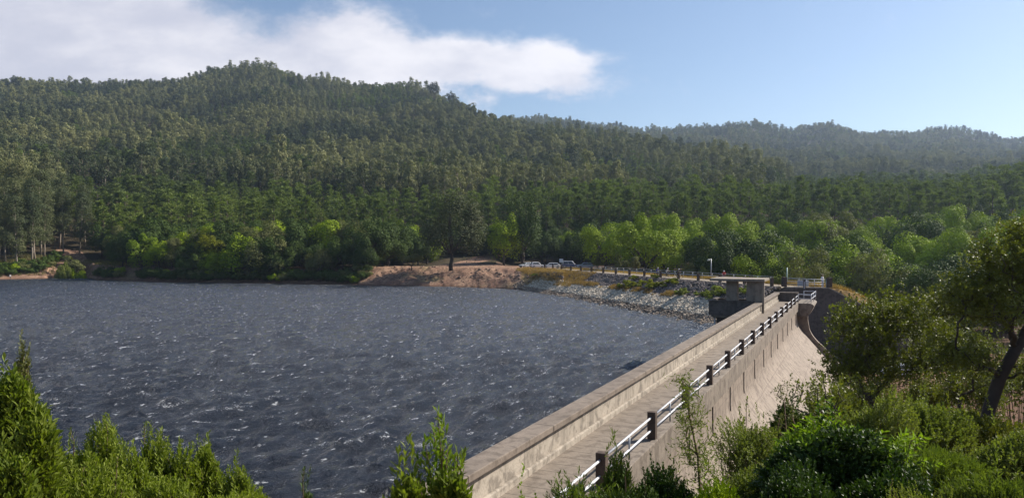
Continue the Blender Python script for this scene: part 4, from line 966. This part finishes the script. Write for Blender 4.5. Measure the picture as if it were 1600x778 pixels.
bush(40, 682, 742, 6.2, 30, 'acacia', 'leafy base shrub under the tall yellow-green shoots', 'shrub', 'shrub', n=70, **ac)
_g = np.random.default_rng(140); _x, _y, _t = at(684, 0, 6.2); _z = float(H(_x, _y)); _T = []; _A = []; _st = MB()
for (_px, _py, _bx, _k) in [(684, 646, 690, 16), (678, 664, 686, 13), (692, 668, 692, 13), (664, 690, 676, 9), (700, 694, 694, 9), (650, 716, 668, 7), (712, 716, 700, 7), (724, 706, 708, 8)]:
    _tip = np.array(at(_px, _py, 6.2 + _g.normal(0, .06))) - np.array([_x, _y, _z]); _b = np.array(at(_bx, 800, 6.2)) - np.array([_x, _y, _z])
    _st.tube([(_b[0] * .3, 0, 0), _b, (_b + _tip) / 2 + _g.normal(0, .01, 3), _tip], [.014, .011, .007, .003], 5)
    for _f in np.linspace(.3, 1, max(4, int(_k * .62))): _p = _b + (_tip - _b) * _f; _T.append(_p + _g.normal(0, .045 * (1.15 - _f), 3)); _A.append(unit((_tip - _b) / np.linalg.norm(_tip - _b) + _g.normal(0, .32, 3)))
_em = empty('shrub', (_x, _y, _z), 0, 'tall loose yellow-green shoots rising over the water near the parapet', 'shrub'); _st.build('stems', M['twig'], _em, recalc=False)
MB().add(*shoot_leaves(_g, np.array(_T), np.array(_A), .13, 8, .10, .026, .6, .4, .06, 0, .62)).build('foliage', M['shootl'], _em, recalc=False)
bush(41, 712, 738, 6.0, 34, 'acacia', 'green leafy shrub at the near end of the parapet', 'shrub', 'shrub', n=200, **ac)
bush(42, 640, 742, 6.0, 36, 'acacia', 'low green shrub left of the tall yellow-green shoot', 'shrub', 'shrub', n=130, **ac)
bush(43, 818, 760, 7.5, 24, 'shootl', 'small bright sprig at the bottom of the walkway', n=60, sl=.2, per=12, L=.05, Wd=.018, up=.5)
bush(44, 962, 704, 8.2, 26, 'feath', 'upright narrow-leaved shrub against the near railing', 'shrub', 'shrub', n=170, sl=.3, per=20, L=.075, Wd=.011, up=.8, open_=.5)
bush(45, 905, 755, 7.8, 62, 'feath', 'low narrow-leaved shrub under the nearest rail', 'shrub', 'shrub', n=260, sl=.3, per=18, L=.075, Wd=.012, up=.65)
bush(46, 1040, 728, 8.6, 66, 'glossl', 'dark green small-leaved bush below the edge beam', n=420, sl=.22, per=18, L=.045, Wd=.018, up=.4)
bush(47, 985, 748, 7.4, 60, 'broadd', 'dark low bush right of the nearest post', n=330, sl=.22, per=18, L=.05, Wd=.016, up=.5)
bush(48, 1178, 652, 10.5, 58, 'smalll', 'grey-olive fine-leaved bush in front of the dam face', n=520, sl=.24, per=20, L=.034, Wd=.014, up=.45)
bush(49, 1185, 712, 8.8, 76, 'smalll', 'pale fine-leaved bush beside the dark glossy one', n=560, sl=.22, per=20, L=.032, Wd=.013, up=.4)
bush(50, 1120, 745, 8.0, 60, 'broadl', 'green bush at the foot of the thin sapling', n=380, sl=.24, per=18, L=.05, Wd=.013, up=.5)
bush(51, 1160, 628, 12.0, 13, 'smalll', 'slim leafy shoot standing against the sloping dam face', n=40, sl=.22, per=14, L=.05, Wd=.018, up=.6)
bush(52, 1232, 620, 13.5, 34, 'broadd', 'dark green bush just right of the slim shoot', n=260, sl=.3, per=18, L=.06, Wd=.026, up=.4)
bush(53, 1292, 662, 8.2, 105, 'glossl', 'big dark glossy bush in the right foreground', n=900, sl=.3, per=18, L=.075, Wd=.024, up=.35, open_=.85, tipn=.6, lump=.3)
bush(54, 1300, 655, 8.35, 88, 'brightl', 'bright lance-leaved shoots crowning the dark glossy bush', 'shrub', 'shrub', n=95, sl=.22, per=13, L=.11, Wd=.026, up=.45, open_=1.1, tipn=.7, inner=0, cz=.82, leaders=3)
bush(55, 1370, 628, 13.0, 62, 'smalll', 'olive bush behind the dark glossy one', n=520, sl=.3, per=18, L=.055, Wd=.022, up=.4)
bush(56, 1452, 622, 14.0, 82, 'smalll', 'bright olive bush at the foot of the leaning tree', n=700, sl=.32, per=18, L=.062, Wd=.026, up=.4)
bush(57, 1478, 692, 9.2, 92, 'feath', 'green feathery bush in the lower right', n=720, sl=.3, per=22, L=.075, Wd=.010, up=.5)
bush(58, 1582, 662, 9.5, 72, 'smalll', 'speckled olive bush at the right edge', n=560, sl=.28, per=18, L=.05, Wd=.02, up=.4)
bush(59, 1450, 762, 5.6, 48, 'limel', 'small lime-yellow heath bush at the bottom right', n=300, sl=.14, per=24, L=.018, Wd=.005, up=.7)
bush(60, 1395, 772, 5.8, 26, 'limel', 'tiny lime-yellow heath tuft left of the larger one', n=120, sl=.14, per=24, L=.018, Wd=.005, up=.7)
bush(61, 1385, 730, 7.4, 80, 'glossl', 'dark bush between the glossy and the feathery ones', n=600, sl=.26, per=18, L=.055, Wd=.018, up=.45)
bush(62, 1565, 735, 6.6, 85, 'feath', 'drooping narrow-leaved bush in the bottom right corner', n=600, sl=.3, per=18, L=.08, Wd=.011, up=.55)
bush(63, 1240, 752, 7.2, 85, 'glossl', 'low dark bush under the pale fine-leaved one', n=560, sl=.24, per=18, L=.05, Wd=.018, up=.4)
bush(64, 1310, 600, 17.0, 52, 'bronzel', 'open bronze-leaved bush over the reddish ground', n=240, sl=.35, per=12, L=.085, Wd=.04, up=.5)
bush(65, 1545, 640, 17.0, 70, 'treel', 'shaded leafy bush right of the leaning trunk', n=420, sl=.35, per=16, L=.08, Wd=.035, up=.4)

for q, (px, pt, Yd, hw, lf, lab_) in enumerate([(1360, 592, 34, 40, 'bronzel', 'brownish open shrub on the yard below the wide low tree'), (1448, 590, 36, 48, 'treel', 'olive shrub on the yard between the low tree and the leaning one'), (1520, 575, 32, 52, 'bronzel', 'brown-green shrub on the yard behind the leaning trunk'),
        (1590, 560, 34, 60, 'treel', 'tall shaded shrub at the right edge behind the leaning tree'), (1490, 628, 22, 60, 'bronzel', 'bronze shrub just left of the leaning trunk base'), (1330, 622, 22, 40, 'treel', 'small dark-stemmed shrub at the foot of the dam slope')]):
    bush(90 + q, px, pt, Yd, hw, lf, lab_, 'shrub', 'shrub', n=330, sl=.5, per=12, L=.11, Wd=.05, up=.5)
def grown_tree(name, label, loc, trunk, env, ntips, leaf, bark, seed, lf, r0=.012, step=.4, cat='tree', shell=.5, pw=.45):
    g = np.random.default_rng(seed); tips = []
    for (c, r, n) in env:
        d = sphere(g, n); d[:, 2] = np.where(d[:, 2] < -.45, -d[:, 2], d[:, 2]); tips += list(np.array(c) + d * np.array(r) * (g.random((n, 1)) ** shell))
    tr, T, A = grow(g, trunk, tips, step, r0=r0, pw=pw)
    e = empty(name, loc, 0, label, cat)
    rep = lf.pop('rep', 3); T2 = np.repeat(T, rep, 0) + g.normal(0, lf.pop('sc', .16), (len(T) * rep, 3)); A2 = unit(np.repeat(A, rep, 0) + g.normal(0, .5, (len(T) * rep, 3)) + np.array([0, 0, .25]))
    V, Fc = shoot_leaves(g, T2, A2, **lf)
    tr.build('trunk', M[bark], e, recalc=False); MB().add(V, Fc).build('crown', M[leaf], e, recalc=False); return e
# wide open tree above the reddish yard
x, y, _ = at(1392, 0, 25.); z = float(H(x, y)) - .1; top = CZ - (452 - HZ) / F * 25.; h = top - z
grown_tree('open_tree', 'wide low tree with bare twisting branches and a thin leafy top before the dark wall', (x, y, z), [(0, 0, 0), (-.05, 0, h * .15), (-.1, .05, h * .3), (-.1, 0, h * .38)],
           [((-.9, 0, h * .80), (1.35, 1.5, h * .17), 130), ((.75, .2, h * .84), (1.5, 1.5, h * .16), 130), ((-1.5, -.2, h * .62), (.9, 1.1, h * .12), 60), ((1.7, .1, h * .68), (.9, 1.1, h * .16), 70), ((0, 0, h * .62), (2.3, 1.6, h * .14), 110)], 0, 'treel', 'darkbark', 81,
           dict(rep=6, sc=.20, sl=.26, per=9, L=.10, Wd=.06, open_=.9, tipn=.7, jit=.3), r0=.0062, step=.35)
x, y, _ = at(1500, 0, 30.); z = float(H(x, y)) - .1; top = CZ - (505 - HZ) / F * 30.; h = top - z
grown_tree('open_tree', 'thin branching tree between the wide low tree and the leaning one', (x, y, z), [(0, 0, 0), (.05, 0, h * .2), (0, .05, h * .4)],
           [((-.6, 0, h * .8), (1.5, 1.5, h * .2), 110), ((.8, .2, h * .65), (1.5, 1.5, h * .3), 110)], 0, 'bronzel', 'darkbark', 82,
           dict(rep=7, sc=.25, sl=.3, per=8, L=.10, Wd=.055, open_=.9, tipn=.7, jit=.3), r0=.0058, step=.4)
# leaning tree at the right edge
Yb = 19.; x, y, zt = at(1535, 690, Yb); z = float(H(x, y)) - .2
def rel(px, py, dy=0.): a = at(px, py, Yb + dy); return (a[0] - x, a[1] - y, a[2] - z)
grown_tree('leaning_tree', 'dark leaning trunk with a bronze-green crown reaching up the right edge', (x, y, z), [(-.15, 0, 0), rel(1534, 690), rel(1545, 640), rel(1562, 590, .1), rel(1590, 540, .1), rel(1612, 500, .2)],
           [(rel(1600, 430), (1.5, 1.5, 1.3), 200), (rel(1690, 420), (1.5, 1.5, 1.6), 100), (rel(1530, 480), (1.1, 1.3, .9), 170), (rel(1500, 560), (.75, 1.0, .5), 60), (rel(1600, 372, .3), (.45, .7, .45), 50), (rel(1640, 580), (1.1, 1.2, .6), 70)], 0, 'bronzel', 'darkbark', 83,
           dict(rep=7, sc=.17, sl=.22, per=9, L=.08, Wd=.048, open_=.9, tipn=.7, jit=.3), r0=.0078, step=.3, pw=.46)
# thin sapling in front of the railing
Ys = 8.6; x, y, _ = at(1098, 0, Ys); z = float(H(x, y)) - .05; top = CZ - (588 - HZ) / F * Ys; h = top - z
g = np.random.default_rng(84)
grown_tree('sapling', 'thin airy sapling with sparse drooping leaves crossing the view of the railing', (x, y, z), [(0, 0, 0), (.02, 0, h * .3), (-.02, 0, h * .52), (-.06, 0, h * .7), (-.16, 0, h * .86), (-.24, 0, h * .97)],
           [((-.08, 0, h * .60), (.36, .3, h * .22), 44), ((-.16, 0, h * .84), (.18, .16, h * .14), 24), ((-.22, 0, h * .97), (.05, .05, .08), 6)], 0, 'smalll', 'twig', 84,
           dict(rep=3, sc=.06, sl=.2, per=8, L=.075, Wd=.015, open_=.7, tipn=.4, jit=.2), r0=.0025, step=.15)
x, y, _ = at(1225, 0, 12.); z = float(H(x, y)) - .05; top = CZ - (592 - HZ) / F * 12.; h = top - z
grown_tree('sapling', 'small pale-leaved sapling rising before the lower dam face', (x, y, z), [(0, 0, 0), (.02, 0, h * .4), (.05, 0, h * .7), (0, 0, h * .9)],
           [((.02, 0, h * .72), (.22, .2, h * .2), 26), ((-.02, 0, h * .93), (.1, .1, h * .06), 8)], 0, 'olivel', 'twig', 85,
           dict(rep=2, sc=.05, sl=.14, per=8, L=.05, Wd=.02, open_=.8, tipn=.5, jit=.25), r0=.004, step=.2)
for q, (px, pt, Yd, lab) in enumerate([(1278, 568, 15., 'spindly sapling at the edge of the reddish yard'), (1335, 560, 18., 'spindly dark sapling under the wide low tree')]):
    x, y, _ = at(px, 0, Yd); z = float(H(x, y)) - .05; top = CZ - (pt - HZ) / F * Yd; h = top - z
    grown_tree('sapling', lab, (x, y, z), [(0, 0, 0), (.02, 0, h * .3), (.06, 0, h * .5)], [((0, 0, h * .75), (.7, .6, h * .22), 60)], 0, 'bronzel', 'darkbark', 86 + q,
               dict(rep=2, sc=.08, sl=.2, per=7, L=.075, Wd=.038, open_=.9, tipn=.6, jit=.3), r0=.0065, step=.25)

# ---------------------------------------------------------------- vehicles
glass = pbr('car_glass', (.02, .025, .03), .08, 0, .8); tyre = pbr('tyre', (.025, .025, .025), .8); rimm = pbr('rim', (.45, .45, .47), .35, .8)
headm = pbr('headlight', (.7, .72, .75), .1, 0, .8); tailm = pbr('taillight', (.45, .02, .02), .25); blackm = pbr('black_trim', (.03, .03, .03), .6)
def car(x, y, z, rz, body, label, roofc=None, prof='hatch', L=4.1):
    e = empty('parked_car', (x, y, z), rz, label, 'car'); hl = L / 2
    low = [(-hl, .35), (-hl + .05, .72), (-hl + .95, .90), (hl - .35, .95), (hl - .03, .85), (hl, .4), (hl - .2, .24), (-hl + .2, .24)]
    if prof == 'van': top = [(-hl + .75, .88), (-hl + 1.35, 1.62), (-hl + 1.7, 1.82), (hl - .2, 1.84), (hl - .06, .9)]
    elif prof == 'suv': top = [(-hl + .95, .89), (-hl + 1.55, 1.45), (-hl + 1.9, 1.60), (hl - .45, 1.60), (hl - .08, .92)]
    else: top = [(-hl + .95, .89), (-hl + 1.65, 1.36), (-hl + 2.1, 1.46), (hl - .9, 1.42), (hl - .12, .93)]
    def loft(pr, w0, w1, z0, z1):
        n = len(pr); f = lambda z: w0 + (w1 - w0) * min(1, max(0, (z - z0) / (z1 - z0)))
        V = [(a, -f(b), b) for a, b in pr] + [(a, f(b), b) for a, b in pr]
        m = MB().add(V, [(i, (i + 1) % n, n + (i + 1) % n, n + i) for i in range(n)])
        m.F.append(np.array([list(range(n - 1, -1, -1))])); m.F.append(np.array([list(range(n, 2 * n))])); m.M += [np.array([0])] * 2; m.sm += [np.array([False])] * 2; return m
    paint = pbr('car_paint_' + label.split()[0], body, .25, .1, .7)
    loft(low, .86, .84, .3, 1).build('body', paint, e, bevel=.06)
    loft(top, .80, .62, .9, top[2][1]).build('cabin', pbr('roof_paint', roofc, .3) if roofc else paint, e, bevel=.05)
    zt = top[2][1]; w = lambda z: .80 + (.62 - .80) * (z - .9) / (zt - .9) + .012
    # side panes, windscreen and rear window stand 12 mm proud of the cabin
    for sgn in (-1, 1):
        a0, a1, a2 = top[0][0] + .30, top[1][0] + .22, top[3][0] - .18; zb, z2 = .98, zt - .14
        for (p, q) in ((0, .5), (.52, 1)):
            bx = lambda f: a0 + (top[4][0] - .2 - a0) * f; tx = lambda f: a1 + (a2 - a1) * f
            V = [(bx(p), sgn * w(zb), zb), (bx(q), sgn * w(zb), zb), (tx(q), sgn * w(z2), z2), (tx(p), sgn * w(z2), z2)]; V += [(a, b - sgn * .02, c) for a, b, c in V]
            MB().add(V, [(0, 1, 2, 3), (7, 6, 5, 4), (0, 4, 5, 1), (1, 5, 6, 2), (2, 6, 7, 3), (3, 7, 4, 0)]).build('side_window', glass, e)
    for (a, b, nm, o) in ((top[0], top[1], 'windscreen', -.015), (top[4], top[3], 'rear_window', .015)):
        V = []
        for f in (.12, .92):
            xx, zz = a[0] + (b[0] - a[0]) * f + o, a[1] + (b[1] - a[1]) * f; V += [(xx, -w(zz) + .1, zz + .01), (xx, w(zz) - .1, zz + .01)]
        V = [V[0], V[1], V[3], V[2]]; V += [(p - o, q, r - .02) for p, q, r in V]
        MB().add(V, [(0, 1, 2, 3), (7, 6, 5, 4), (0, 4, 5, 1), (1, 5, 6, 2), (2, 6, 7, 3), (3, 7, 4, 0)]).build(nm, glass, e)
    for xx in (-hl + .75, hl - .75):
        for sg in (-1, 1):
            wh = MB().tube([(xx, sg * .88, .32), (xx, sg * .68, .32)], .32, 20, smooth=False).build('wheel', tyre, e); MB().tube([(xx, sg * .89, .32), (xx, sg * .86, .32)], .2, 14, smooth=False).build('rim', rimm, wh)
    for sg in (-1, 1):
        MB().box((-hl + .06, sg * .62, .66), (.12, .34, .14)).build('headlight', headm, e, bevel=.02); MB().box((hl - .04, sg * .68, .76), (.12, .24, .2)).build('taillight', tailm, e, bevel=.02)
        MB().box((top[0][0] + .35, sg * .93, 1.0), (.12, .16, .12)).build('mirror', paint, e, bevel=.02)
    MB().box((-hl + .02, 0, .40), (.12, 1.5, .18)).build('bumper', blackm, e, bevel=.03); MB().box((hl - .02, 0, .40), (.12, 1.5, .2)).build('bumper', blackm, e, bevel=.03)
    return e
for (px, Yd, rz, col, lab, rc, pf, L) in [(822, 206, R(35), (.50, .52, .54), 'silver hatchback leftmost in the car park beside the tree', None, 'hatch', 3.9),
        (839, 203, R(200), (.78, .78, .78), 'small white car second from the left in the car park', None, 'suv', 3.9),
        (862, 199, R(2), (.80, .80, .79), 'white estate car side-on just left of the white sign board', None, 'hatch', 4.7),
        (891, 208, R(170), (.03, .05, .15), 'dark blue van with a pale roof right of the white sign board', (.55, .57, .6), 'van', 4.4),
        (914, 202, R(5), (.30, .36, .48), 'silver-blue hatchback rightmost in the car park beside the olive shrub', None, 'hatch', 4.5)]:
    x, y, _ = at(px, 0, Yd); car(x, y, max(float(H(x, y)), float(H(x + 1.5, y)), float(H(x - 1.5, y))), rz, col, lab, rc, pf, L)
x, y, _ = at(1400, 0, 84); car(x, y, float(H(x, y)), R(25), (.62, .66, .74), 'pale blue car parked on the reddish yard below the dark wall', None, 'hatch', 4.1)

# ---------------------------------------------------------------- lamp, poles, sign
x, y = road_xy(27.4, 5.9); lp = empty('street_lamp', (x, y, ROADZ - .1), RPHI, 'thin grey lamp post beside the crest road', 'street lamp')
MB().tube([(0, 0, 0), (0, 0, 3.5)], [.07, .05], 8).build('pole', M['galv'], lp); MB().tube([(0, 0, 3.35), (-.25, 0, 3.45), (-.45, 0, 3.38)], .03, 6).build('arm', M['galv'], lp)
b = MB(); b.tube([(-.5, 0, 3.12), (-.5, 0, 3.2), (-.5, 0, 3.34), (-.5, 0, 3.42)], [.12, .2, .2, .08], 10).build('lamp_head', pbr('lamp_glass', (.45, .5, .45), .3), lp)
x, y, _ = at(1229.7, 0, 105); tag(MB().tube([(x, y, 3.6), (x, y, 6.85)], .085, 8).build('marker_pole', pbr('pale_green_paint', (.42, .55, .46), .5)), 'plain pale green pole behind the abutment railing', 'pole')
x, y, _ = at(1255.5, 0, 93.0); mp = empty('marker_post', (x, y - .25, ROADZ - .35), 0, 'short dark post with a white strip on the abutment wall', 'post')
MB().box((0, 0, .75), (.22, .16, 1.5)).build('post', M['darkc'], mp); MB().box((-.03, -.09, .8), (.09, .015, .9)).build('strip', M['rail'], mp)
x, y, _ = at(877, 0, 193); z = float(H(x, y)); sg = empty('sign_board', (x, y, z), R(0), 'blank-looking white square sign board on a thin post in the car park', 'sign')
MB().box((0, 0, 2.15), (1.02, .05, .92)).build('board', pbr('sign_white', (.75, .76, .78), .5, var=.1), sg, bevel=.01); MB().tube([(0, .05, 0), (0, .05, 2.3)], .05, 8).build('post', M['galv'], sg)

# ---------------------------------------------------------------- people and bicycles
skin = pbr('skin', (.45, .28, .20), .6)
def person(loc, rz, pose, cols, label, hair='helmet', hcol=(.7, .7, .72)):
    """pose: joint positions in metres; x right, y back (faces -y)"""
    J = dict(pel=(0, 0, .95), wai=(0, 0, 1.08), che=(0, -.01, 1.32), nec=(0, 0, 1.47), hea=(0, -.02, 1.60), top=(0, -.01, 1.74),
             hl=(-.09, 0, .92), kl=(-.10, -.02, .50), al=(-.10, .01, .09), tl=(-.11, -.13, .03), hr=(.09, 0, .92), kr=(.10, -.02, .50), ar=(.10, .01, .09), tr=(.11, -.13, .03),
             sl=(-.18, 0, 1.40), el=(-.24, .02, 1.13), wl=(-.25, -.05, .88), fl=(-.25, -.08, .78), sr=(.18, 0, 1.40), er=(.24, .02, 1.13), wr=(.25, -.05, .88), fr=(.25, -.08, .78))
    J.update(pose); rad = dict(pel=.135, wai=.12, che=.145, nec=.055, hea=.088, top=.06, hl=.09, kl=.06, al=.042, tl=.035, hr=.09, kr=.06, ar=.042, tr=.035, sl=.062, el=.042, wl=.03, fl=.028, sr=.062, er=.042, wr=.03, fr=.028)
    E = [('pel', 'wai'), ('wai', 'che'), ('che', 'nec'), ('nec', 'hea'), ('hea', 'top'), ('pel', 'hl'), ('hl', 'kl'), ('kl', 'al'), ('al', 'tl'), ('pel', 'hr'), ('hr', 'kr'), ('kr', 'ar'), ('ar', 'tr'), ('che', 'sl'), ('sl', 'el'), ('el', 'wl'), ('wl', 'fl'), ('che', 'sr'), ('sr', 'er'), ('er', 'wr'), ('wr', 'fr')]
    ks = list(J); me = bpy.data.meshes.new('person'); me.from_pydata([J[k] for k in ks], [(ks.index(a), ks.index(b)) for a, b in E], [])
    o = bpy.data.objects.new('person_tmp', me); C.objects.link(o); md = o.modifiers.new('s', 'SKIN'); sv = me.skin_vertices[0].data
    for i, k in enumerate(ks): sv[i].radius = (rad[k], rad[k] * (.72 if k in ('che', 'wai', 'pel') else 1)); sv[i].use_root = (k == 'pel')
    sd = o.modifiers.new('d', 'SUBSURF'); sd.levels = 2; sd.render_levels = 2
    dg = bpy.context.evaluated_depsgraph_get(); m2 = bpy.data.meshes.new_from_object(o.evaluated_get(dg)); bpy.data.objects.remove(o)
    m2.materials.clear()
    for c in (cols[0], cols[1], None, cols[2]): m2.materials.append(skin if c is None else pbr('cloth', c, .85, var=.1))
    grp = {'pel': 1, 'hl': 1, 'kl': 1, 'hr': 1, 'kr': 1, 'al': 1, 'ar': 1, 'tl': 3, 'tr': 3, 'wai': 0, 'che': 0, 'sl': 0, 'sr': 0, 'el': 0, 'er': 0, 'nec': 2, 'hea': 2, 'top': 2, 'wl': 2, 'wr': 2, 'fl': 2, 'fr': 2}
    JJ = np.array([J[k] for k in ks]); gi = [grp[k] for k in ks]
    for p in m2.polygons: p.material_index = gi[int(np.argmin(((JJ - np.array(p.center)) ** 2).sum(1)))]; p.use_smooth = True
    o = bpy.data.objects.new('person', m2); link(o); o.location = loc; o.rotation_euler = (0, 0, rz); tag(o, label, 'person')
    hx = np.array(J['hea']); V, Fc = icos(0, 0); dome = MB()
    th = np.linspace(0, 2 * math.pi, 13)[:-1]; rings = []
    for ph in np.linspace(0, 1.5, 6): rings.append([(math.cos(a) * .112 * math.cos(ph), math.sin(a) * .13 * math.cos(ph), .03 + .115 * math.sin(ph)) for a in th])
    P_ = np.array(rings).reshape(-1, 3) + hx + np.array([0, .01, .02]); i = np.arange(5)[:, None] * 12; j = np.arange(12)[None]
    dome.add(P_, np.stack([i + j, i + (j + 1) % 12, i + 12 + (j + 1) % 12, i + 12 + j], -1).reshape(-1, 4), 0, True); dome.build(hair, pbr(hair, hcol, .5), o)
    nose = MB().add(np.array([(-.015, -.085, 0), (.015, -.085, 0), (0, -.118, -.012), (0, -.085, .045)]) + hx, [(0, 1, 2), (1, 3, 2), (3, 0, 2), (0, 3, 1)]).build('nose', skin, o)
    return o
ride = dict(pel=(0, .28, .98), wai=(0, .20, 1.10), che=(0, -.02, 1.30), nec=(0, -.12, 1.42), hea=(0, -.20, 1.52), top=(0, -.21, 1.65), hl=(-.09, .26, .96), kl=(-.11, -.10, .80), al=(-.11, .06, .38), tl=(-.11, -.08, .33), hr=(.09, .26, .96), kr=(.11, -.02, .60), ar=(.11, .10, .18), tr=(.11, -.04, .13),
            sl=(-.18, -.05, 1.36), el=(-.24, -.25, 1.16), wl=(-.25, -.44, 1.05), fl=(-.25, -.52, 1.04), sr=(.18, -.05, 1.36), er=(.24, -.25, 1.16), wr=(.25, -.44, 1.05), fr=(.25, -.52, 1.04))
def bicycle(loc, rz, col, label):
    e = empty('bicycle', loc, rz, label, 'bicycle'); fm = pbr('bike_paint', col, .35)
    for yy in (-.52, .52):
        a = np.linspace(0, 2 * math.pi, 25); wl = MB().tube([(0, yy + .33 * math.cos(t), .34 + .33 * math.sin(t)) for t in a], .022, 6, cap=False).build('wheel', tyre, e)
        sp = MB(); [sp.tube([(0, yy - .31 * math.cos(t), .34 - .31 * math.sin(t)), (0, yy + .31 * math.cos(t), .34 + .31 * math.sin(t))], .003, 4) for t in np.arange(6) * math.pi / 6]; sp.build('spokes', M['galv'], wl)
    f = MB(); bb = (0, .10, .30); st = (0, .24, .80); hd = (0, -.36, .82)
    for a, b in ((bb, st), (bb, (0, -.39, .70)), (st, hd), (bb, (0, .52, .34)), (st, (0, .52, .34)), (hd, (0, -.52, .34))): f.tube([a, b], .02, 6)
    f.build('frame', fm, e); MB().tube([(0, -.36, .82), (0, -.42, .98)], .016, 6).tube([(-.28, -.50, 1.02), (-.2, -.42, .99), (.2, -.42, .99), (.28, -.50, 1.02)], .014, 6).build('handlebar', blackm, e)
    MB().box((0, .27, .88), (.13, .26, .05), taper=.8).tube([(0, .24, .8), (0, .26, .87)], .014, 6).build('saddle', blackm, e)
    MB().tube([(-.12, .10, .30), (.12, .10, .30)], .02, 6).tube([(-.11, .10, .30), (-.11, .02, .34)], .014, 5).tube([(.11, .10, .30), (.11, .16, .14)], .014, 5).build('cranks', M['galv'], e)
    return e
def onroad(px, v):
    k = (px - 800) / F; t = (35 + _e[1] * v - k * (94 + .28 * v)) / (.28 + k * .96); return road_xy(t, v)
for (px, v, rz, cs, lab, blab, bc) in [
        (1027, 2.6, RPHI + .2, ((.03, .05, .28), (.03, .03, .08), (.05, .05, .05)), 'cyclist in blue with a pale helmet, leftmost on the crest road', 'dark bicycle under the cyclist in blue', (.03, .03, .04)),
        (1042, 2.2, RPHI + .5, ((.45, .45, .42), (.03, .03, .03), (.05, .05, .05)), 'cyclist in a grey top and dark trousers, second on the crest road', 'dark bicycle under the cyclist in grey', (.05, .05, .05)),
        (1059, 1.9, RPHI + .9, ((.04, .04, .05), (.03, .03, .03), (.3, .3, .3)), 'cyclist all in dark clothes, third on the crest road', 'black and white bicycle under the cyclist in dark clothes', (.5, .5, .5)),
        (1131, 3.4, RPHI - .5, ((.45, .03, .04), (.08, .02, .03), (.05, .05, .05)), 'cyclist in red alone on the road above the intake tower roof', 'bicycle under the cyclist in red', (.2, .02, .02))]:
    x, y = onroad(px, v); person((x, y, ROADZ + .006), rz, ride, cs, lab); bicycle((x, y, ROADZ + .004), rz, bc, blab)
x, y, _ = at(1285, 0, 94.2); person((x, y, ROADZ + .0), .5, {}, ((.75, .75, .78), (.35, .45, .65), (.1, .08, .07)), 'person in a white top and pale blue trousers standing by the abutment railing', 'hair', (.10, .07, .05))
x, y, _ = at(16, 0, 229.5); person((x, y, float(H(x, y))), 1.2, dict(kl=(-.10, -.14, .50), al=(-.10, -.1, .09), tl=(-.11, -.25, .03), ar=(.10, .22, .12), tr=(.11, .10, .03), kr=(.10, .04, .5)), ((.6, .6, .6), (.04, .04, .05), (.04, .04, .04)), 'person in a pale top walking on the far left beach', 'hair', (.05, .04, .03))

# ---------------------------------------------------------------- air between here and the ridges
hm, nt, out = newmat('haze'); vol = N(nt, 'ShaderNodeVolumePrincipled'); vol.inputs['Color'].default_value = (.60, .75, 1.0, 1)
vol.inputs['Density'].default_value = HAZE; vol.inputs['Anisotropy'].default_value = .35; nt.links.new(vol.outputs[0], out.inputs['Volume']); hm.cycles.volume_sampling = 'DISTANCE'
hz_ = MB().span(-4900, 4900, -4900, 4900, -9, 430).build('haze', hm); tag(hz_, 'thin blue haze lying over the distant ridges', 'haze', kind='stuff')
